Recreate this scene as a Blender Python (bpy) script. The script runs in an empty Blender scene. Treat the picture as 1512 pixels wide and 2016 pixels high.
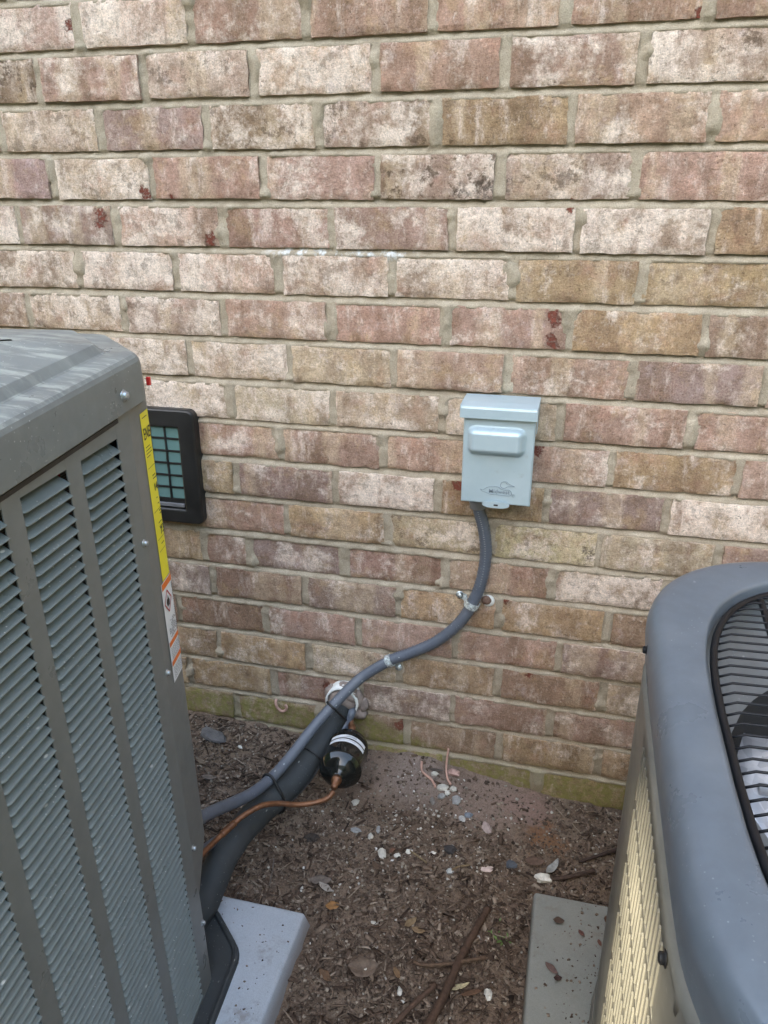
import bpy, bmesh, math, random
import numpy as np
from mathutils import Vector, Matrix

sc = bpy.context.scene
col = sc.collection
R = math.radians
rng = random.Random(11)
nr = np.random.default_rng(5)

# ------------------------------------------------------------------ camera, world, sun, exposure
cam_d = bpy.data.cameras.new("camera")
cam = bpy.data.objects.new("camera", cam_d)
col.objects.link(cam)
r_ = Vector((0.9705, 0.24111, -0.000456)); u_ = Vector((-0.090245, 0.365, 0.926623)); f_ = Vector((-0.223586, 0.899244, -0.375991))
m = Matrix((r_, u_, -f_)).transposed().to_4x4()
m.translation = (0.4825, -1.3455, 1.1905)
cam.matrix_world = m
cam_d.sensor_fit = 'VERTICAL'
cam_d.sensor_height = 36.0
cam_d.lens = 1530.0 / 2016.0 * 36.0
cam_d.clip_start = 0.02
cam_d.clip_end = 300.0
sc.camera = cam

SUN = Vector((-0.28, -0.67, 0.685)).normalized()
w = bpy.data.worlds.new("World"); sc.world = w; w.use_nodes = True
wn = w.node_tree.nodes; wl = w.node_tree.links
sky = wn.new("ShaderNodeTexSky"); sky.sky_type = 'NISHITA'; sky.sun_disc = False
sky.sun_elevation = math.asin(SUN.z); sky.sun_rotation = math.atan2(SUN.x, SUN.y)
sky.air_density = 1.0; sky.dust_density = 0.8; sky.ozone_density = 1.0
bg = wn["Background"]; bg.inputs[1].default_value = 0.12
wl.new(sky.outputs[0], bg.inputs[0])
sun_d = bpy.data.lights.new("sun", 'SUN'); sun_d.energy = 2.0; sun_d.angle = R(0.5); sun_d.color = (1.0, 0.95, 0.87)
sun = bpy.data.objects.new("sun", sun_d); col.objects.link(sun)
sun.rotation_euler = SUN.to_track_quat('Z', 'Y').to_euler(); sun.location = SUN * 20
vs = sc.view_settings
vs.view_transform = 'Standard'; vs.look = 'None'; vs.gamma = 1.0; vs.use_curve_mapping = False
vs.exposure = 3.68
vs.use_white_balance = True; vs.white_balance_temperature = 8300; vs.white_balance_tint = 7
sc.cycles.max_bounces = 8; sc.cycles.diffuse_bounces = 4; sc.cycles.glossy_bounces = 4
sc.render.engine = 'CYCLES'; sc.cycles.use_denoising = True

# ------------------------------------------------------------------ node helper
class NT:
    def __init__(s, name):
        s.m = bpy.data.materials.new(name); s.m.use_nodes = True
        s.t = s.m.node_tree; s.n = s.t.nodes; s.b = s.n["Principled BSDF"]
    def new(s, t): return s.n.new(t)
    def put(s, sock, v):
        if isinstance(v, bpy.types.NodeSocket): s.t.links.new(v, sock)
        elif isinstance(v, (tuple, list)) and len(v) == 3 and sock.type == 'RGBA': sock.default_value = (*v, 1)
        else: sock.default_value = v
    def pos(s): return s.new("ShaderNodeNewGeometry").outputs["Position"]
    def obj(s): return s.new("ShaderNodeTexCoord").outputs["Object"]
    def island(s): return s.new("ShaderNodeNewGeometry").outputs["Random Per Island"]
    def noise(s, co, scale, detail=4, rough=.55, dist=0.):
        n = s.new("ShaderNodeTexNoise"); s.put(n.inputs["Vector"], co)
        n.inputs["Scale"].default_value = scale; n.inputs["Detail"].default_value = detail
        n.inputs["Roughness"].default_value = rough; n.inputs["Distortion"].default_value = dist
        return n.outputs["Fac"]
    def voro(s, co, scale, feat='F1'):
        n = s.new("ShaderNodeTexVoronoi"); n.feature = feat; s.put(n.inputs["Vector"], co); n.inputs["Scale"].default_value = scale
        return n.outputs["Distance"]
    def math(s, op, a, b=0., c=0., clamp=False):
        n = s.new("ShaderNodeMath"); n.operation = op; n.use_clamp = clamp
        s.put(n.inputs[0], a); s.put(n.inputs[1], b); s.put(n.inputs[2], c); return n.outputs[0]
    def vmath(s, op, a, b):
        n = s.new("ShaderNodeVectorMath"); n.operation = op; s.put(n.inputs[0], a)
        if op == 'SCALE': s.put(n.inputs["Scale"], b)
        else: s.put(n.inputs[1], b)
        return n.outputs["Value"] if op in ('LENGTH', 'DISTANCE', 'DOT_PRODUCT') else n.outputs[0]
    def step(s, v, a, b, lo=0., hi=1.):
        n = s.new("ShaderNodeMapRange"); n.interpolation_type = 'SMOOTHSTEP'; s.put(n.inputs[0], v)
        n.inputs[1].default_value = a; n.inputs[2].default_value = b; n.inputs[3].default_value = lo; n.inputs[4].default_value = hi
        return n.outputs[0]
    def mix(s, f, a, b, mode='MIX'):
        n = s.new("ShaderNodeMix"); n.data_type = 'RGBA'; n.blend_type = mode
        s.put(n.inputs[0], f); s.put(n.inputs[6], a); s.put(n.inputs[7], b); return n.outputs[2]
    def ramp(s, f, stops):
        n = s.new("ShaderNodeValToRGB"); s.put(n.inputs[0], f); e = n.color_ramp.elements
        while len(e) < len(stops): e.new(.5)
        for i, (p, c) in enumerate(stops): e[i].position = p; e[i].color = (*c, 1)
        return n.outputs[0]
    def sep(s, v):
        n = s.new("ShaderNodeSeparateXYZ"); s.put(n.inputs[0], v); return n.outputs
    def comb(s, x, y, z):
        n = s.new("ShaderNodeCombineXYZ"); s.put(n.inputs[0], x); s.put(n.inputs[1], y); s.put(n.inputs[2], z); return n.outputs[0]
    def oinfo(s): return s.new("ShaderNodeObjectInfo").outputs
    def attr(s, name):
        n = s.new("ShaderNodeAttribute"); n.attribute_type = 'OBJECT'; n.attribute_name = name; return n.outputs["Fac"]
    def bump(s, h, strength, dist):
        n = s.new("ShaderNodeBump"); s.put(n.inputs["Height"], h); n.inputs["Strength"].default_value = strength; n.inputs["Distance"].default_value = dist
        s.t.links.new(n.outputs[0], s.b.inputs["Normal"])
    def out(s, c, rough=.8, metal=0., spec=.5):
        s.put(s.b.inputs["Base Color"], c); s.put(s.b.inputs["Roughness"], rough); s.put(s.b.inputs["Metallic"], metal)
        s.b.inputs["Specular IOR Level"].default_value = spec; return s.m

def plain(name, c, rough=.6, metal=0., var=.12, sc_=40., bump=0., spec=.5):
    k = NT(name); p = k.obj(); n = k.noise(p, sc_, 5, .6)
    d = tuple(x * (1 - var) for x in c); h = tuple(min(1, x * (1 + var)) for x in c)
    cc = k.ramp(n, [(.3, d), (.7, h)])
    if bump: k.bump(k.noise(p, sc_ * 6, 4, .6), bump, .001)
    return k.out(cc, k.step(n, .2, .8, max(0, rough - .08), min(1, rough + .08)), metal, spec)

def paint(name, c, rough=.42, dust=.35, dustc=(.30, .31, .29), speck=.0, streak=0.):
    """outdoor enamel: faint dust, fine specks, slight orange peel"""
    k = NT(name); p = k.pos()
    n = k.noise(p, 9, 6, .62); n2 = k.noise(p, 55, 5, .6)
    base = k.mix(k.step(n2, .3, .75), tuple(x * .93 for x in c), tuple(x * 1.06 for x in c))
    f = k.math('MULTIPLY', k.step(n, .42, .75), dust)
    cc = k.mix(f, base, dustc)
    if speck > 0:
        v = k.voro(p, 165.); big = k.noise(p, 14, 3, .6)
        msk = k.math('MULTIPLY', k.step(v, .16, .09), k.step(big, .44, .66))
        v2 = k.voro(k.vmath('MULTIPLY', p, (1., .55, 1.6)), 60.)
        msk = k.math('MAXIMUM', msk, k.math('MULTIPLY', k.step(v2, .13, .06), k.step(k.noise(p, 31, 2), .5, .62)))
        cc = k.mix(k.math('MULTIPLY', msk, speck), cc, (.62, .64, .6))
    if streak > 0:
        sx = k.noise(k.vmath('MULTIPLY', p, (10., 60., 30.)), 1.0, 6, .75)
        wk = k.math('MULTIPLY', k.math('MULTIPLY', k.step(sx, .47, .64), streak), k.step(k.sep(k.new('ShaderNodeNewGeometry').outputs['Normal'])[2], .55, .97, .06, 1.))
        cc = k.mix(wk, cc, (.36, .38, .34))
    k.bump(k.noise(p, 24, 2, .5), .05, .003)
    return k.out(cc, k.step(n, .3, .8, rough - .07, rough + .16), 0., .5)

# ------------------------------------------------------------------ materials
def brick_material():
    k = NT("brick_clay"); p = k.pos(); oi = k.oinfo()
    rnd = k.math('ADD', oi["Random"], k.island())
    off = k.vmath('SCALE', (17.3, 5.1, 29.7), rnd)
    q = k.vmath('ADD', p, off)
    tint = oi["Color"]; wash_amt = oi["Alpha"]; dark = k.attr("char"); 
    n_b = k.noise(q, 24, 8, .70, .4); big = k.noise(k.vmath('ADD', q, (2., 0, 8.)), 9, 3, .5)
    c = k.mix(k.step(n_b, .36, .66), k.mix(.42, tint, (.20, .13, .095)), k.mix(k.step(big, .35, .65), tint, k.vmath('SCALE', tint, 1.16)))
    pink = k.noise(k.vmath('ADD', q, (3.1, 0, 1.7)), 19, 6, .66)
    c = k.mix(k.math('MULTIPLY', k.step(pink, .50, .70), .5), c, (.43, .245, .185))
    och = k.noise(k.vmath('ADD', q, (9.1, 0, 4.7)), 17, 7, .7)
    c = k.mix(k.math('MULTIPLY', k.step(och, .51, .66), .45), c, (.45, .325, .18))
    # bands across the brick (flashing from the kiln)
    wob = k.vmath('ADD', k.vmath('MULTIPLY', q, (1., 1., .10)), k.vmath('SCALE', k.vmath('ADD', k.comb(k.noise(q, 60, 7, .7), 0., 0.), (-.5, 0, 0)), .030))
    b1 = k.noise(wob, 15, 1, .4)
    bk = k.step(k.noise(q, 75, 5, .7), .30, .60, .35, 1.)
    c = k.mix(k.math('MULTIPLY', k.math('MULTIPLY', k.step(b1, .57, .64), bk), k.math('ADD', k.math('MULTIPLY', dark, .62), .30)), c, (.17, .112, .068))
    b2 = k.noise(k.vmath('ADD', wob, (41., 0, 0)), 16, 1, .4)
    c = k.mix(k.math('MULTIPLY', k.math('MULTIPLY', k.step(b2, .54, .62), bk), .5), c, (.58, .47, .34))
    # lime wash left on the face
    ws = k.math('ADD', k.math('MULTIPLY', k.noise(k.vmath('ADD', q, (0, 0, 13.)), 15, 5, .6, .3), .62), k.math('MULTIPLY', k.noise(k.vmath('ADD', q, (0, 0, 19.)), 85, 7, .74), .38))
    thr = k.math('SUBTRACT', .690, k.math('MULTIPLY', wash_amt, .31))
    dw = k.math('SUBTRACT', ws, thr)
    c = k.mix(k.step(dw, -.05, .12, 0., .84), c, (.80, .715, .64))
    ws2 = k.noise(k.vmath('ADD', q, (5., 0, 23.)), 75, 8, .80)
    c = k.mix(k.step(ws2, .55, .72, 0., .55), c, (.74, .69, .65))
    stn = k.noise(k.vmath('MULTIPLY', k.vmath('ADD', q, (7., 0, 3.)), (1., 1., .28)), 42, 7, .72)
    c = k.mix(k.step(stn, .52, .70, 0., .65), c, (.70, .61, .55))
    c = k.mix(k.step(stn, .46, .30, 0., .6), c, (.25, .16, .115))
    lil = k.noise(k.vmath('ADD', q, (15., 0, 3.)), 26, 7, .74)
    c = k.mix(k.step(lil, .56, .70, 0., .42), c, (.52, .44, .44))
    # char and pits
    ch = k.noise(k.vmath('ADD', q, (0, 0, 31.)), 38, 10, .76)
    c = k.mix(k.math('MULTIPLY', k.step(ch, .535, .60), k.math('MULTIPLY', dark, .92)), c, (.105, .072, .048))
    pit = k.noise(k.vmath('MULTIPLY', q, (1., 1., 1.7)), 150, 6, .76)
    c = k.mix(k.step(pit, .41, .33, 0., .8), c, (.105, .068, .046))
    grn = k.noise(q, 330, 5, .85)
    c = k.mix(1.0, c, k.ramp(grn, [(.30, (.58, .565, .55)), (.5, (1., 1., 1.)), (.70, (1.40, 1.39, 1.38))]), 'MULTIPLY')
    # bare red body where the face has flaked off
    rd = k.noise(k.vmath('ADD', q, (0, 0, 51.)), 21, 6, .66)
    redm = k.step(rd, .735, .75)
    x, y, z = k.sep(p)
    pw = k.vmath('ADD', k.comb(x, 0., z), k.vmath('SCALE', k.vmath('ADD', k.comb(k.noise(p, 55, 7, .78), 0., k.noise(k.vmath('ADD', p, (7, 7, 7)), 55, 7, .78)), (-.5, 0, -.5)), .052))
    for (sx, sz, sr) in ((-.383, 1.158, .014), (-.389, 1.143, .010), (-.169, 1.121, .012), (.434, 1.012, .011), (.439, .999, .010), (.437, .967, .011), (.441, .958, .010),
                         (.452, 1.173, .007), (.43, .774, .010), (.022, .208, .013), (.449, .305, .008), (.292, .697, .012), (.184, .136, .014),
                         (.608, 1.427, .009), (-.287, 1.196, .011), (.388, .468, .009), (-.398, 1.458, .010), (-.237, 1.185, .008)):
        d = k.vmath('DISTANCE', pw, (sx, 0., sz))
        redm = k.math('MAXIMUM', redm, k.step(d, sr * 1.05, sr * .7))
    redm = k.math('MULTIPLY', redm, k.step(k.noise(p, 210, 4, .7), .34, .50))
    c = k.mix(redm, c, k.mix(k.noise(p, 120, 3), (.27, .075, .05), (.17, .065, .05)))
    for (sx, sz, sr) in ((.536, .583, .016), (.529, .566, .011), (.316, 1.199, .020), (.275, 1.196, .016), (.345, 1.21, .018)):
        d = k.vmath('DISTANCE', pw, (sx, 0., sz))
        c = k.mix(k.math('MULTIPLY', k.step(d, sr * 1.3, sr * .3, 0., .8), k.step(k.noise(p, 130, 5, .75), .42, .56)), c, (.06, .048, .038))
    # algae near the soil
    an = k.noise(p, 9, 5, .6); an2 = k.noise(p, 60, 5, .7)
    lim = k.math('ADD', k.step(x, .08, .32, .152, .082), k.math('MULTIPLY', k.math('SUBTRACT', an, .5), .075))
    am = k.math('MULTIPLY', k.step(k.math('SUBTRACT', z, lim), .012, -.016), k.step(an2, .36, .60, .25, 1.))
    c = k.mix(k.math('MULTIPLY', am, .86), c, k.mix(an2, (.115, .135, .028), (.30, .30, .08)))
    grime = k.step(z, .34, .06, 0., .18)
    c = k.mix(grime, c, (.24, .195, .125))
    c = k.mix(1., c, (1.05, .985, .935), 'MULTIPLY')
    mot = k.noise(k.vmath('ADD', q, (3., 0, 61.)), 48, 9, .78)
    c = k.mix(1., c, k.ramp(mot, [(.34, (.78, .73, .68)), (.5, (1., 1., 1.)), (.68, (1.15, 1.15, 1.15))]), 'MULTIPLY')
    hgt = k.math('ADD', k.math('ADD', k.math('MULTIPLY', grn, .5), k.math('MULTIPLY', ws2, .9)), k.math('ADD', k.math('MULTIPLY', pit, 1.0), k.math('MULTIPLY', redm, -1.1)))
    k.bump(hgt, .85, .0030)
    return k.out(c, .93, 0., .25)

def mortar_material():
    k = NT("mortar_sand"); p = k.pos(); x, y, z = k.sep(p)
    n = k.noise(p, 30, 6, .65); g = k.noise(p, 520, 4, .7); n3 = k.noise(p, 6, 4, .6)
    c = k.ramp(n, [(.3, (.315, .257, .192)), (.7, (.50, .425, .335))])
    c = k.mix(k.step(n3, .45, .7, 0., .35), c, (.36, .32, .255))
    c = k.mix(1., c, k.ramp(g, [(.25, (.66, .65, .62)), (.75, (1.25, 1.24, 1.2))]), 'MULTIPLY')
    pit = k.noise(p, 170, 4, .7)
    c = k.mix(k.step(pit, .36, .31, 0., .6), c, (.12, .10, .075))
    an = k.noise(p, 9, 5, .6)
    lim = k.math('ADD', k.step(x, .08, .32, .15, .08), k.math('MULTIPLY', k.math('SUBTRACT', an, .5), .08))
    am = k.math('MULTIPLY', k.step(k.math('SUBTRACT', z, lim), .012, -.016, 0., .45), k.step(n, .35, .6))
    c = k.mix(am, c, (.20, .20, .10))
    lime = k.math('MULTIPLY', k.step(k.math('ABSOLUTE', k.math('SUBTRACT', z, 1.105)), .022, .004), k.step(k.noise(k.vmath('MULTIPLY', p, (1, 1, .3)), 40, 6, .7), .47, .6))
    c = k.mix(k.math('MULTIPLY', lime, k.step(k.math('ABSOLUTE', k.math('SUBTRACT', x, .07)), .16, .08)), c, (.66, .68, .68))
    k.bump(k.math('ADD', g, k.math('MULTIPLY', pit, 1.2)), .7, .0018)
    return k.out(c, .95, 0., .2)

def soil_material():
    k = NT("soil_earth"); p = k.pos(); x, y, z = k.sep(p)
    n = k.noise(p, 16, 8, .68); n2 = k.noise(p, 70, 6, .7); g = k.noise(p, 330, 4, .75)
    c = k.ramp(n, [(.28, (.085, .059, .044)), (.5, (.165, .118, .088)), (.75, (.25, .19, .145))])
    c = k.mix(k.step(n2, .55, .72, 0., .55), c, (.13, .095, .066))
    c = k.mix(1., c, k.ramp(g, [(.25, (.45, .45, .45)), (.75, (1.6, 1.55, 1.5))]), 'MULTIPLY')
    v = k.voro(p, 260); c = k.mix(k.step(v, .2, .12, 0., .6), c, (.30, .26, .21))
    pw = k.vmath('ADD', p, k.vmath('SCALE', k.vmath('ADD', k.comb(n, n2, 0.), (-.5, -.5, 0)), .16))
    for (sx, sy, sr, cc, a) in ((.11, -.07, .11, (.29, .20, .155), .6), (.385, -.055, .125, (.33, .24, .20), .75), (.23, -.045, .11, (.31, .245, .215), .7), (.505, -.115, .055, (.26, .12, .055), .8), (.47, -.05, .07, (.33, .21, .175), .7), (-.20, -.075, .075, (.22, .155, .105), .7)):
        d = k.vmath('DISTANCE', k.vmath('MULTIPLY', pw, (1, 1, 0)), (sx, sy, 0.))
        f = k.math('MULTIPLY', k.step(d, sr, sr * .3, 0., a), k.step(g, .35, .6, .45, 1.))
        c = k.mix(f, c, cc)
    far = k.step(k.vmath('LENGTH', k.vmath('MULTIPLY', p, (1, 1, 0)), (0, 0, 0)), 1.7, 3.5)
    gr = k.ramp(k.noise(p, 5, 8, .7), [(.3, (.055, .075, .025)), (.7, (.12, .13, .05))])
    c = k.mix(far, c, gr)
    k.bump(k.math('ADD', k.math('MULTIPLY', g, .8), n2), .9, .005)
    return k.out(c, .96, 0., .2)

M = {}
M['brick'] = brick_material(); M['mortar'] = mortar_material(); M['soil'] = soil_material()
M['grey'] = paint("charcoal_enamel", (.158, .166, .160), .34, .30, (.19, .20, .19), .0)
M['grey_lid'] = paint("charcoal_enamel_lid", (.150, .163, .160), .32, .5, (.24, .26, .245), .7, .8)
M['slat'] = paint("charcoal_enamel_slat", (.150, .184, .184), .32, .25, (.20, .225, .23), .75)
M['blue'] = paint("slate_enamel", (.098, .120, .142), .33, .35, (.17, .19, .205), .18)
M['shroud'] = paint('shroud_enamel', (.13, .14, .145), .45, .4, (.20, .21, .21), .3)
M['side'] = paint("grey_side_enamel", (.122, .122, .108), .36, .3, (.22, .21, .18), .1)
M['black'] = plain("black_wire", (.008, .009, .011), .45, 0., .2, 60, 0., .25)
M['matte_black'] = plain("black_plastic", (.014, .0145, .015), .42, 0., .25, 30, .1)
M['dark'] = plain("dark_inside", (.012, .012, .012), .8)
M['zinc'] = plain("zinc_steel", (.62, .68, .68), .28, .5, .2, 120)
M['screw'] = plain("bright_screw", (.42, .46, .50), .3, .7, .2, 150)
M['conduit'] = paint('grey_conduit', (.098, .114, .140), .42, .3, (.2, .21, .22), .6)
M['lightgrey'] = plain("grey_pvc", (.22, .23, .24), .45, 0., .1, 60)
M['foam'] = paint('foam_rubber', (.030, .035, .037), .75, .6, (.065, .068, .066), .35)
M['gloss'] = plain("gloss_black_enamel", (.010, .011, .010), .10, 0., .3, 20)
M['white'] = plain("white_plastic", (.72, .72, .68), .5, 0., .08, 50)
M['label_white'] = plain("white_label", (.74, .76, .78), .4, 0., .04, 40)
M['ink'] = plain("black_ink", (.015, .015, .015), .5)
M['ink_grey'] = plain("grey_ink", (.16, .16, .17), .5)
M['yellow'] = plain("yellow_label", (.80, .70, .035), .38, 0., .03, 30)
M['orange'] = plain("orange_print", (.80, .17, .02), .4, 0., .04, 30)
M['redprint'] = plain("red_print", (.45, .02, .03), .4)
M['red'] = plain("red_plastic", (.62, .03, .03), .35)
M['brass'] = plain("brass", (.62, .42, .10), .25, .9)
M['concrete_warm'] = plain("caulk", (.27, .215, .185), .85, 0., .3, 70, .6)
M['putty'] = plain('brown_putty', (.16, .095, .07), .8, 0., .4, 150, .5)
M['pinkish'] = plain("pink_tie", (.46, .27, .21), .6, 0., .2, 60)

def box_paint():
    k = NT("disconnect_enamel"); p = k.pos()
    n = k.noise(p, 14, 5, .6); s = k.noise(p, 45, 6, .7)
    c = k.ramp(n, [(.3, (.375, .485, .53)), (.7, (.435, .54, .58))])
    c = k.mix(k.step(s, .57, .74, 0., .4), c, (.27, .30, .31))
    k.bump(k.noise(p, 700, 2), .04, .0004)
    return k.out(c, .36, .25, .5)
M['box'] = box_paint()

def pad_mat(name, a, b, stain):
    k = NT(name); p = k.pos()
    n = k.noise(p, 7, 6, .62); s = k.noise(p, 120, 5, .7); g = k.noise(p, 700, 2, .7)
    c = k.ramp(n, [(.3, a), (.7, b)])
    c = k.mix(k.step(s, .64, .74, 0., .5), c, stain)
    c = k.mix(1., c, k.ramp(g, [(.3, (.88, .88, .88)), (.7, (1.1, 1.1, 1.1))]), 'MULTIPLY')
    z = k.sep(p)[2]
    sm = k.math('MULTIPLY', k.step(k.noise(p, 11, 6, .7), .50, .70), k.step(k.noise(p, 75, 5, .75), .42, .6))
    c = k.mix(k.math('MULTIPLY', sm, .55), c, (.17, .135, .105))
    c = k.mix(k.step(z, .046, .015, 0., .6), c, (.16, .125, .10))
    k.bump(k.math('ADD', g, s), .25, .001)
    return k.out(c, .8, 0., .3)
M['pad_blue'] = pad_mat("pad_grey_blue", (.33, .375, .415), (.39, .43, .475), (.22, .225, .225))
M['pad_green'] = pad_mat("pad_grey_green", (.205, .215, .198), (.26, .27, .248), (.13, .11, .09))

def copper_mat():
    k = NT("copper_pipe"); p = k.pos(); n = k.noise(p, 60, 6, .7); n2 = k.noise(p, 25, 4)
    c = k.ramp(n, [(.3, (.10, .045, .026)), (.6, (.26, .115, .058)), (.8, (.38, .19, .10))])
    c = k.mix(k.step(n2, .58, .7, 0., .5), c, (.22, .13, .09))
    return k.out(c, k.step(n, .3, .7, .36, .6), .55)
M['copper'] = copper_mat()
def coil_mat(name, ca, cb):
    k = NT(name); p = k.pos(); s = k.math('SINE', k.math('MULTIPLY', k.sep(p)[2], 2400.))
    n = k.noise(p, 12, 4)
    c = k.mix(k.step(n, .4, .65), ca, cb); c = k.mix(k.step(s, -.2, .6), (.01, .008, .006), c)
    return k.out(c, .6, .2)
M['coil'] = coil_mat("coil_fins", (.028, .022, .016), (.12, .085, .045))
def galv_mat():
    k = NT("galvanised_steel"); p = k.pos(); v = k.new("ShaderNodeTexVoronoi"); k.put(v.inputs["Vector"], p); v.inputs["Scale"].default_value = 90
    g = k.sep(v.outputs["Color"])[0]
    c = k.ramp(g, [(0., (.34, .36, .39)), (1., (.56, .58, .61))])
    return k.out(c, .36, .35)
M['galv'] = galv_mat()
def glass_mat():
    k = NT("teal_pane"); p = k.pos(); n = k.noise(p, 8, 3)
    c = k.ramp(n, [(.3, (.10, .20, .195)), (.7, (.16, .29, .275))])
    return k.out(c, .22, 0., .5)
M['pane'] = glass_mat()
def island_mat(name, stops, rough=.9, sc_=150.):
    k = NT(name); i = k.island(); p = k.pos(); n = k.noise(p, sc_, 4, .7)
    c = k.ramp(i, stops); c = k.mix(1., c, k.ramp(n, [(.3, (.65, .65, .65)), (.7, (1.25, 1.25, 1.25))]), 'MULTIPLY')
    return k.out(c, rough, 0., .25)
M['mulch'] = island_mat("mulch_bark", [(0, (.042, .027, .019)), (.45, (.11, .072, .052)), (.8, (.195, .14, .104)), (1, (.31, .245, .19))])
M['crumb'] = island_mat("soil_crumbs", [(0, (.055, .038, .028)), (.55, (.145, .102, .076)), (.85, (.25, .195, .15)), (1, (.34, .28, .22))])
M['gravel'] = island_mat("gravel_bits", [(0, (.20, .17, .14)), (.5, (.42, .38, .32)), (.85, (.60, .57, .52)), (1, (.72, .70, .66))])
def ocol_mat(name, rough, sc_=80., amt=.35):
    k = NT(name); c = k.oinfo()["Color"]; p = k.obj(); n = k.noise(p, sc_, 6, .7)
    c = k.mix(1., c, k.ramp(n, [(.3, (1 - amt,) * 3), (.7, (1 + amt * .6,) * 3)]), 'MULTIPLY')
    k.bump(k.noise(p, sc_ * 3, 4), .3, .001)
    return k.out(c, rough, 0., .3)
M['stone'] = ocol_mat("stone_chip", .85)
M['leaf'] = ocol_mat("dry_leaf", .7, 120., .45)
M['twig'] = ocol_mat("twig_bark", .9, 140., .5)
def crown_mat():
    k = NT("foliage"); i = k.island()
    return k.out(k.ramp(i, [(0, (.03, .06, .015)), (1, (.09, .13, .03))]), .7)
M['foliage'] = crown_mat()

# ------------------------------------------------------------------ mesh helpers
def mesh_of(name, verts, faces, mat, smooth=False):
    me = bpy.data.meshes.new(name); me.from_pydata([tuple(map(float, v)) for v in verts], [], faces); me.update()
    me.materials.append(mat)
    if smooth: me.polygons.foreach_set("use_smooth", [True] * len(me.polygons))
    return me
def link(name, me, parent=None, loc=None):
    o = bpy.data.objects.new(name, me); col.objects.link(o)
    if parent is not None: o.parent = parent
    if loc is not None: o.location = loc
    return o
def tag(o, label=None, cat=None, group=None, kind=None):
    if label: o["label"] = label
    if cat: o["category"] = cat
    if group: o["group"] = group
    if kind: o["kind"] = kind
    return o
def thing(name, label, cat, loc=(0, 0, 0), group=None):
    o = bpy.data.objects.new(name, None); col.objects.link(o); o.location = loc; o.empty_display_size = .05
    return tag(o, label, cat, group)
class MB:
    """collects shapes; one mesh object when built"""
    def __init__(s): s.v = []; s.f = []; s.sm = []
    def add(s, v, f, sm=False):
        b = len(s.v); s.v += [tuple(map(float, x)) for x in v]; s.f += [tuple(i + b for i in q) for q in f]; s.sm += [sm] * len(f); return s
    def box(s, lo, hi, bev=0., seg=2, xf=None):
        bm = bmesh.new(); bmesh.ops.create_cube(bm, size=1.)
        for v in bm.verts: v.co = Vector([lo[i] + (v.co[i] + .5) * (hi[i] - lo[i]) for i in range(3)])
        if bev: bmesh.ops.bevel(bm, geom=bm.edges[:], offset=bev, segments=seg, profile=.5, affect='EDGES')
        if xf is not None: bm.transform(xf)
        bm.verts.index_update(); s.add([v.co[:] for v in bm.verts], [[v.index for v in f.verts] for f in bm.faces]); bm.free(); return s
    def tube(s, pts, r, seg=12, caps=True, closed=False, ring=None):
        P = [Vector(p) for p in pts]; n = len(P); rs = r if isinstance(r, (list, tuple)) else [r] * n
        T = []
        for i in range(n):
            a = P[(i - 1) % n] if (i > 0 or closed) else P[i]; b = P[(i + 1) % n] if (i < n - 1 or closed) else P[i]
            T.append((b - a).normalized())
        up = Vector((0, 0, 1)) if abs(T[0].z) < .9 else Vector((1, 0, 0))
        N = (up - T[0] * up.dot(T[0])).normalized(); vs_ = []; fs = []
        for i in range(n):
            N = (N - T[i] * N.dot(T[i])).normalized(); B = T[i].cross(N)
            for j in range(seg):
                a = 2 * math.pi * j / seg; vs_.append(P[i] + (N * math.cos(a) + B * math.sin(a)) * rs[i])
        for i in range(n if closed else n - 1):
            k = (i + 1) % n
            for j in range(seg): fs.append((i * seg + j, i * seg + (j + 1) % seg, k * seg + (j + 1) % seg, k * seg + j))
        if caps and not closed: fs += [tuple(range(seg))[::-1], tuple((n - 1) * seg + j for j in range(seg))]
        return s.add(vs_, fs, True)
    def lathe(s, prof, a, b, seg=24):
        """prof: (t along axis in metres, radius); axis from a towards b"""
        a = Vector(a); ax = (Vector(b) - a).normalized(); up = Vector((0, 0, 1)) if abs(ax.z) < .9 else Vector((1, 0, 0))
        N = (up - ax * up.dot(ax)).normalized(); B = ax.cross(N); vs_ = []; fs = []
        for (t, r) in prof:
            for j in range(seg):
                g = 2 * math.pi * j / seg; vs_.append(a + ax * t + (N * math.cos(g) + B * math.sin(g)) * r)
        for i in range(len(prof) - 1):
            for j in range(seg): fs.append((i * seg + j, i * seg + (j + 1) % seg, (i + 1) * seg + (j + 1) % seg, (i + 1) * seg + j))
        fs += [tuple(range(seg))[::-1], tuple((len(prof) - 1) * seg + j for j in range(seg))]
        return s.add(vs_, fs, True)
    def build(s, name, mat, parent=None, smooth=None, recalc=True):
        me = bpy.data.meshes.new(name); me.from_pydata(s.v, [], s.f); me.update(); me.materials.append(mat)
        if recalc:
            bm = bmesh.new(); bm.from_mesh(me); bmesh.ops.recalc_face_normals(bm, faces=bm.faces[:]); bm.to_mesh(me); bm.free()
        me.polygons.foreach_set("use_smooth", [bool(x) if smooth is None else smooth for x in s.sm])
        return link(name, me, parent)
def spline(pts, n=8):
    P = [Vector(p) for p in pts]; out = []
    for i in range(len(P) - 1):
        p0 = P[max(i - 1, 0)]; p1 = P[i]; p2 = P[i + 1]; p3 = P[min(i + 2, len(P) - 1)]
        for k in range(n):
            t = k / n
            out.append(.5 * ((2 * p1) + (p2 - p0) * t + (2 * p0 - 5 * p1 + 4 * p2 - p3) * t * t + (3 * p1 - p0 - 3 * p2 + p3) * t ** 3))
    return out + [P[-1]]
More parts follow.
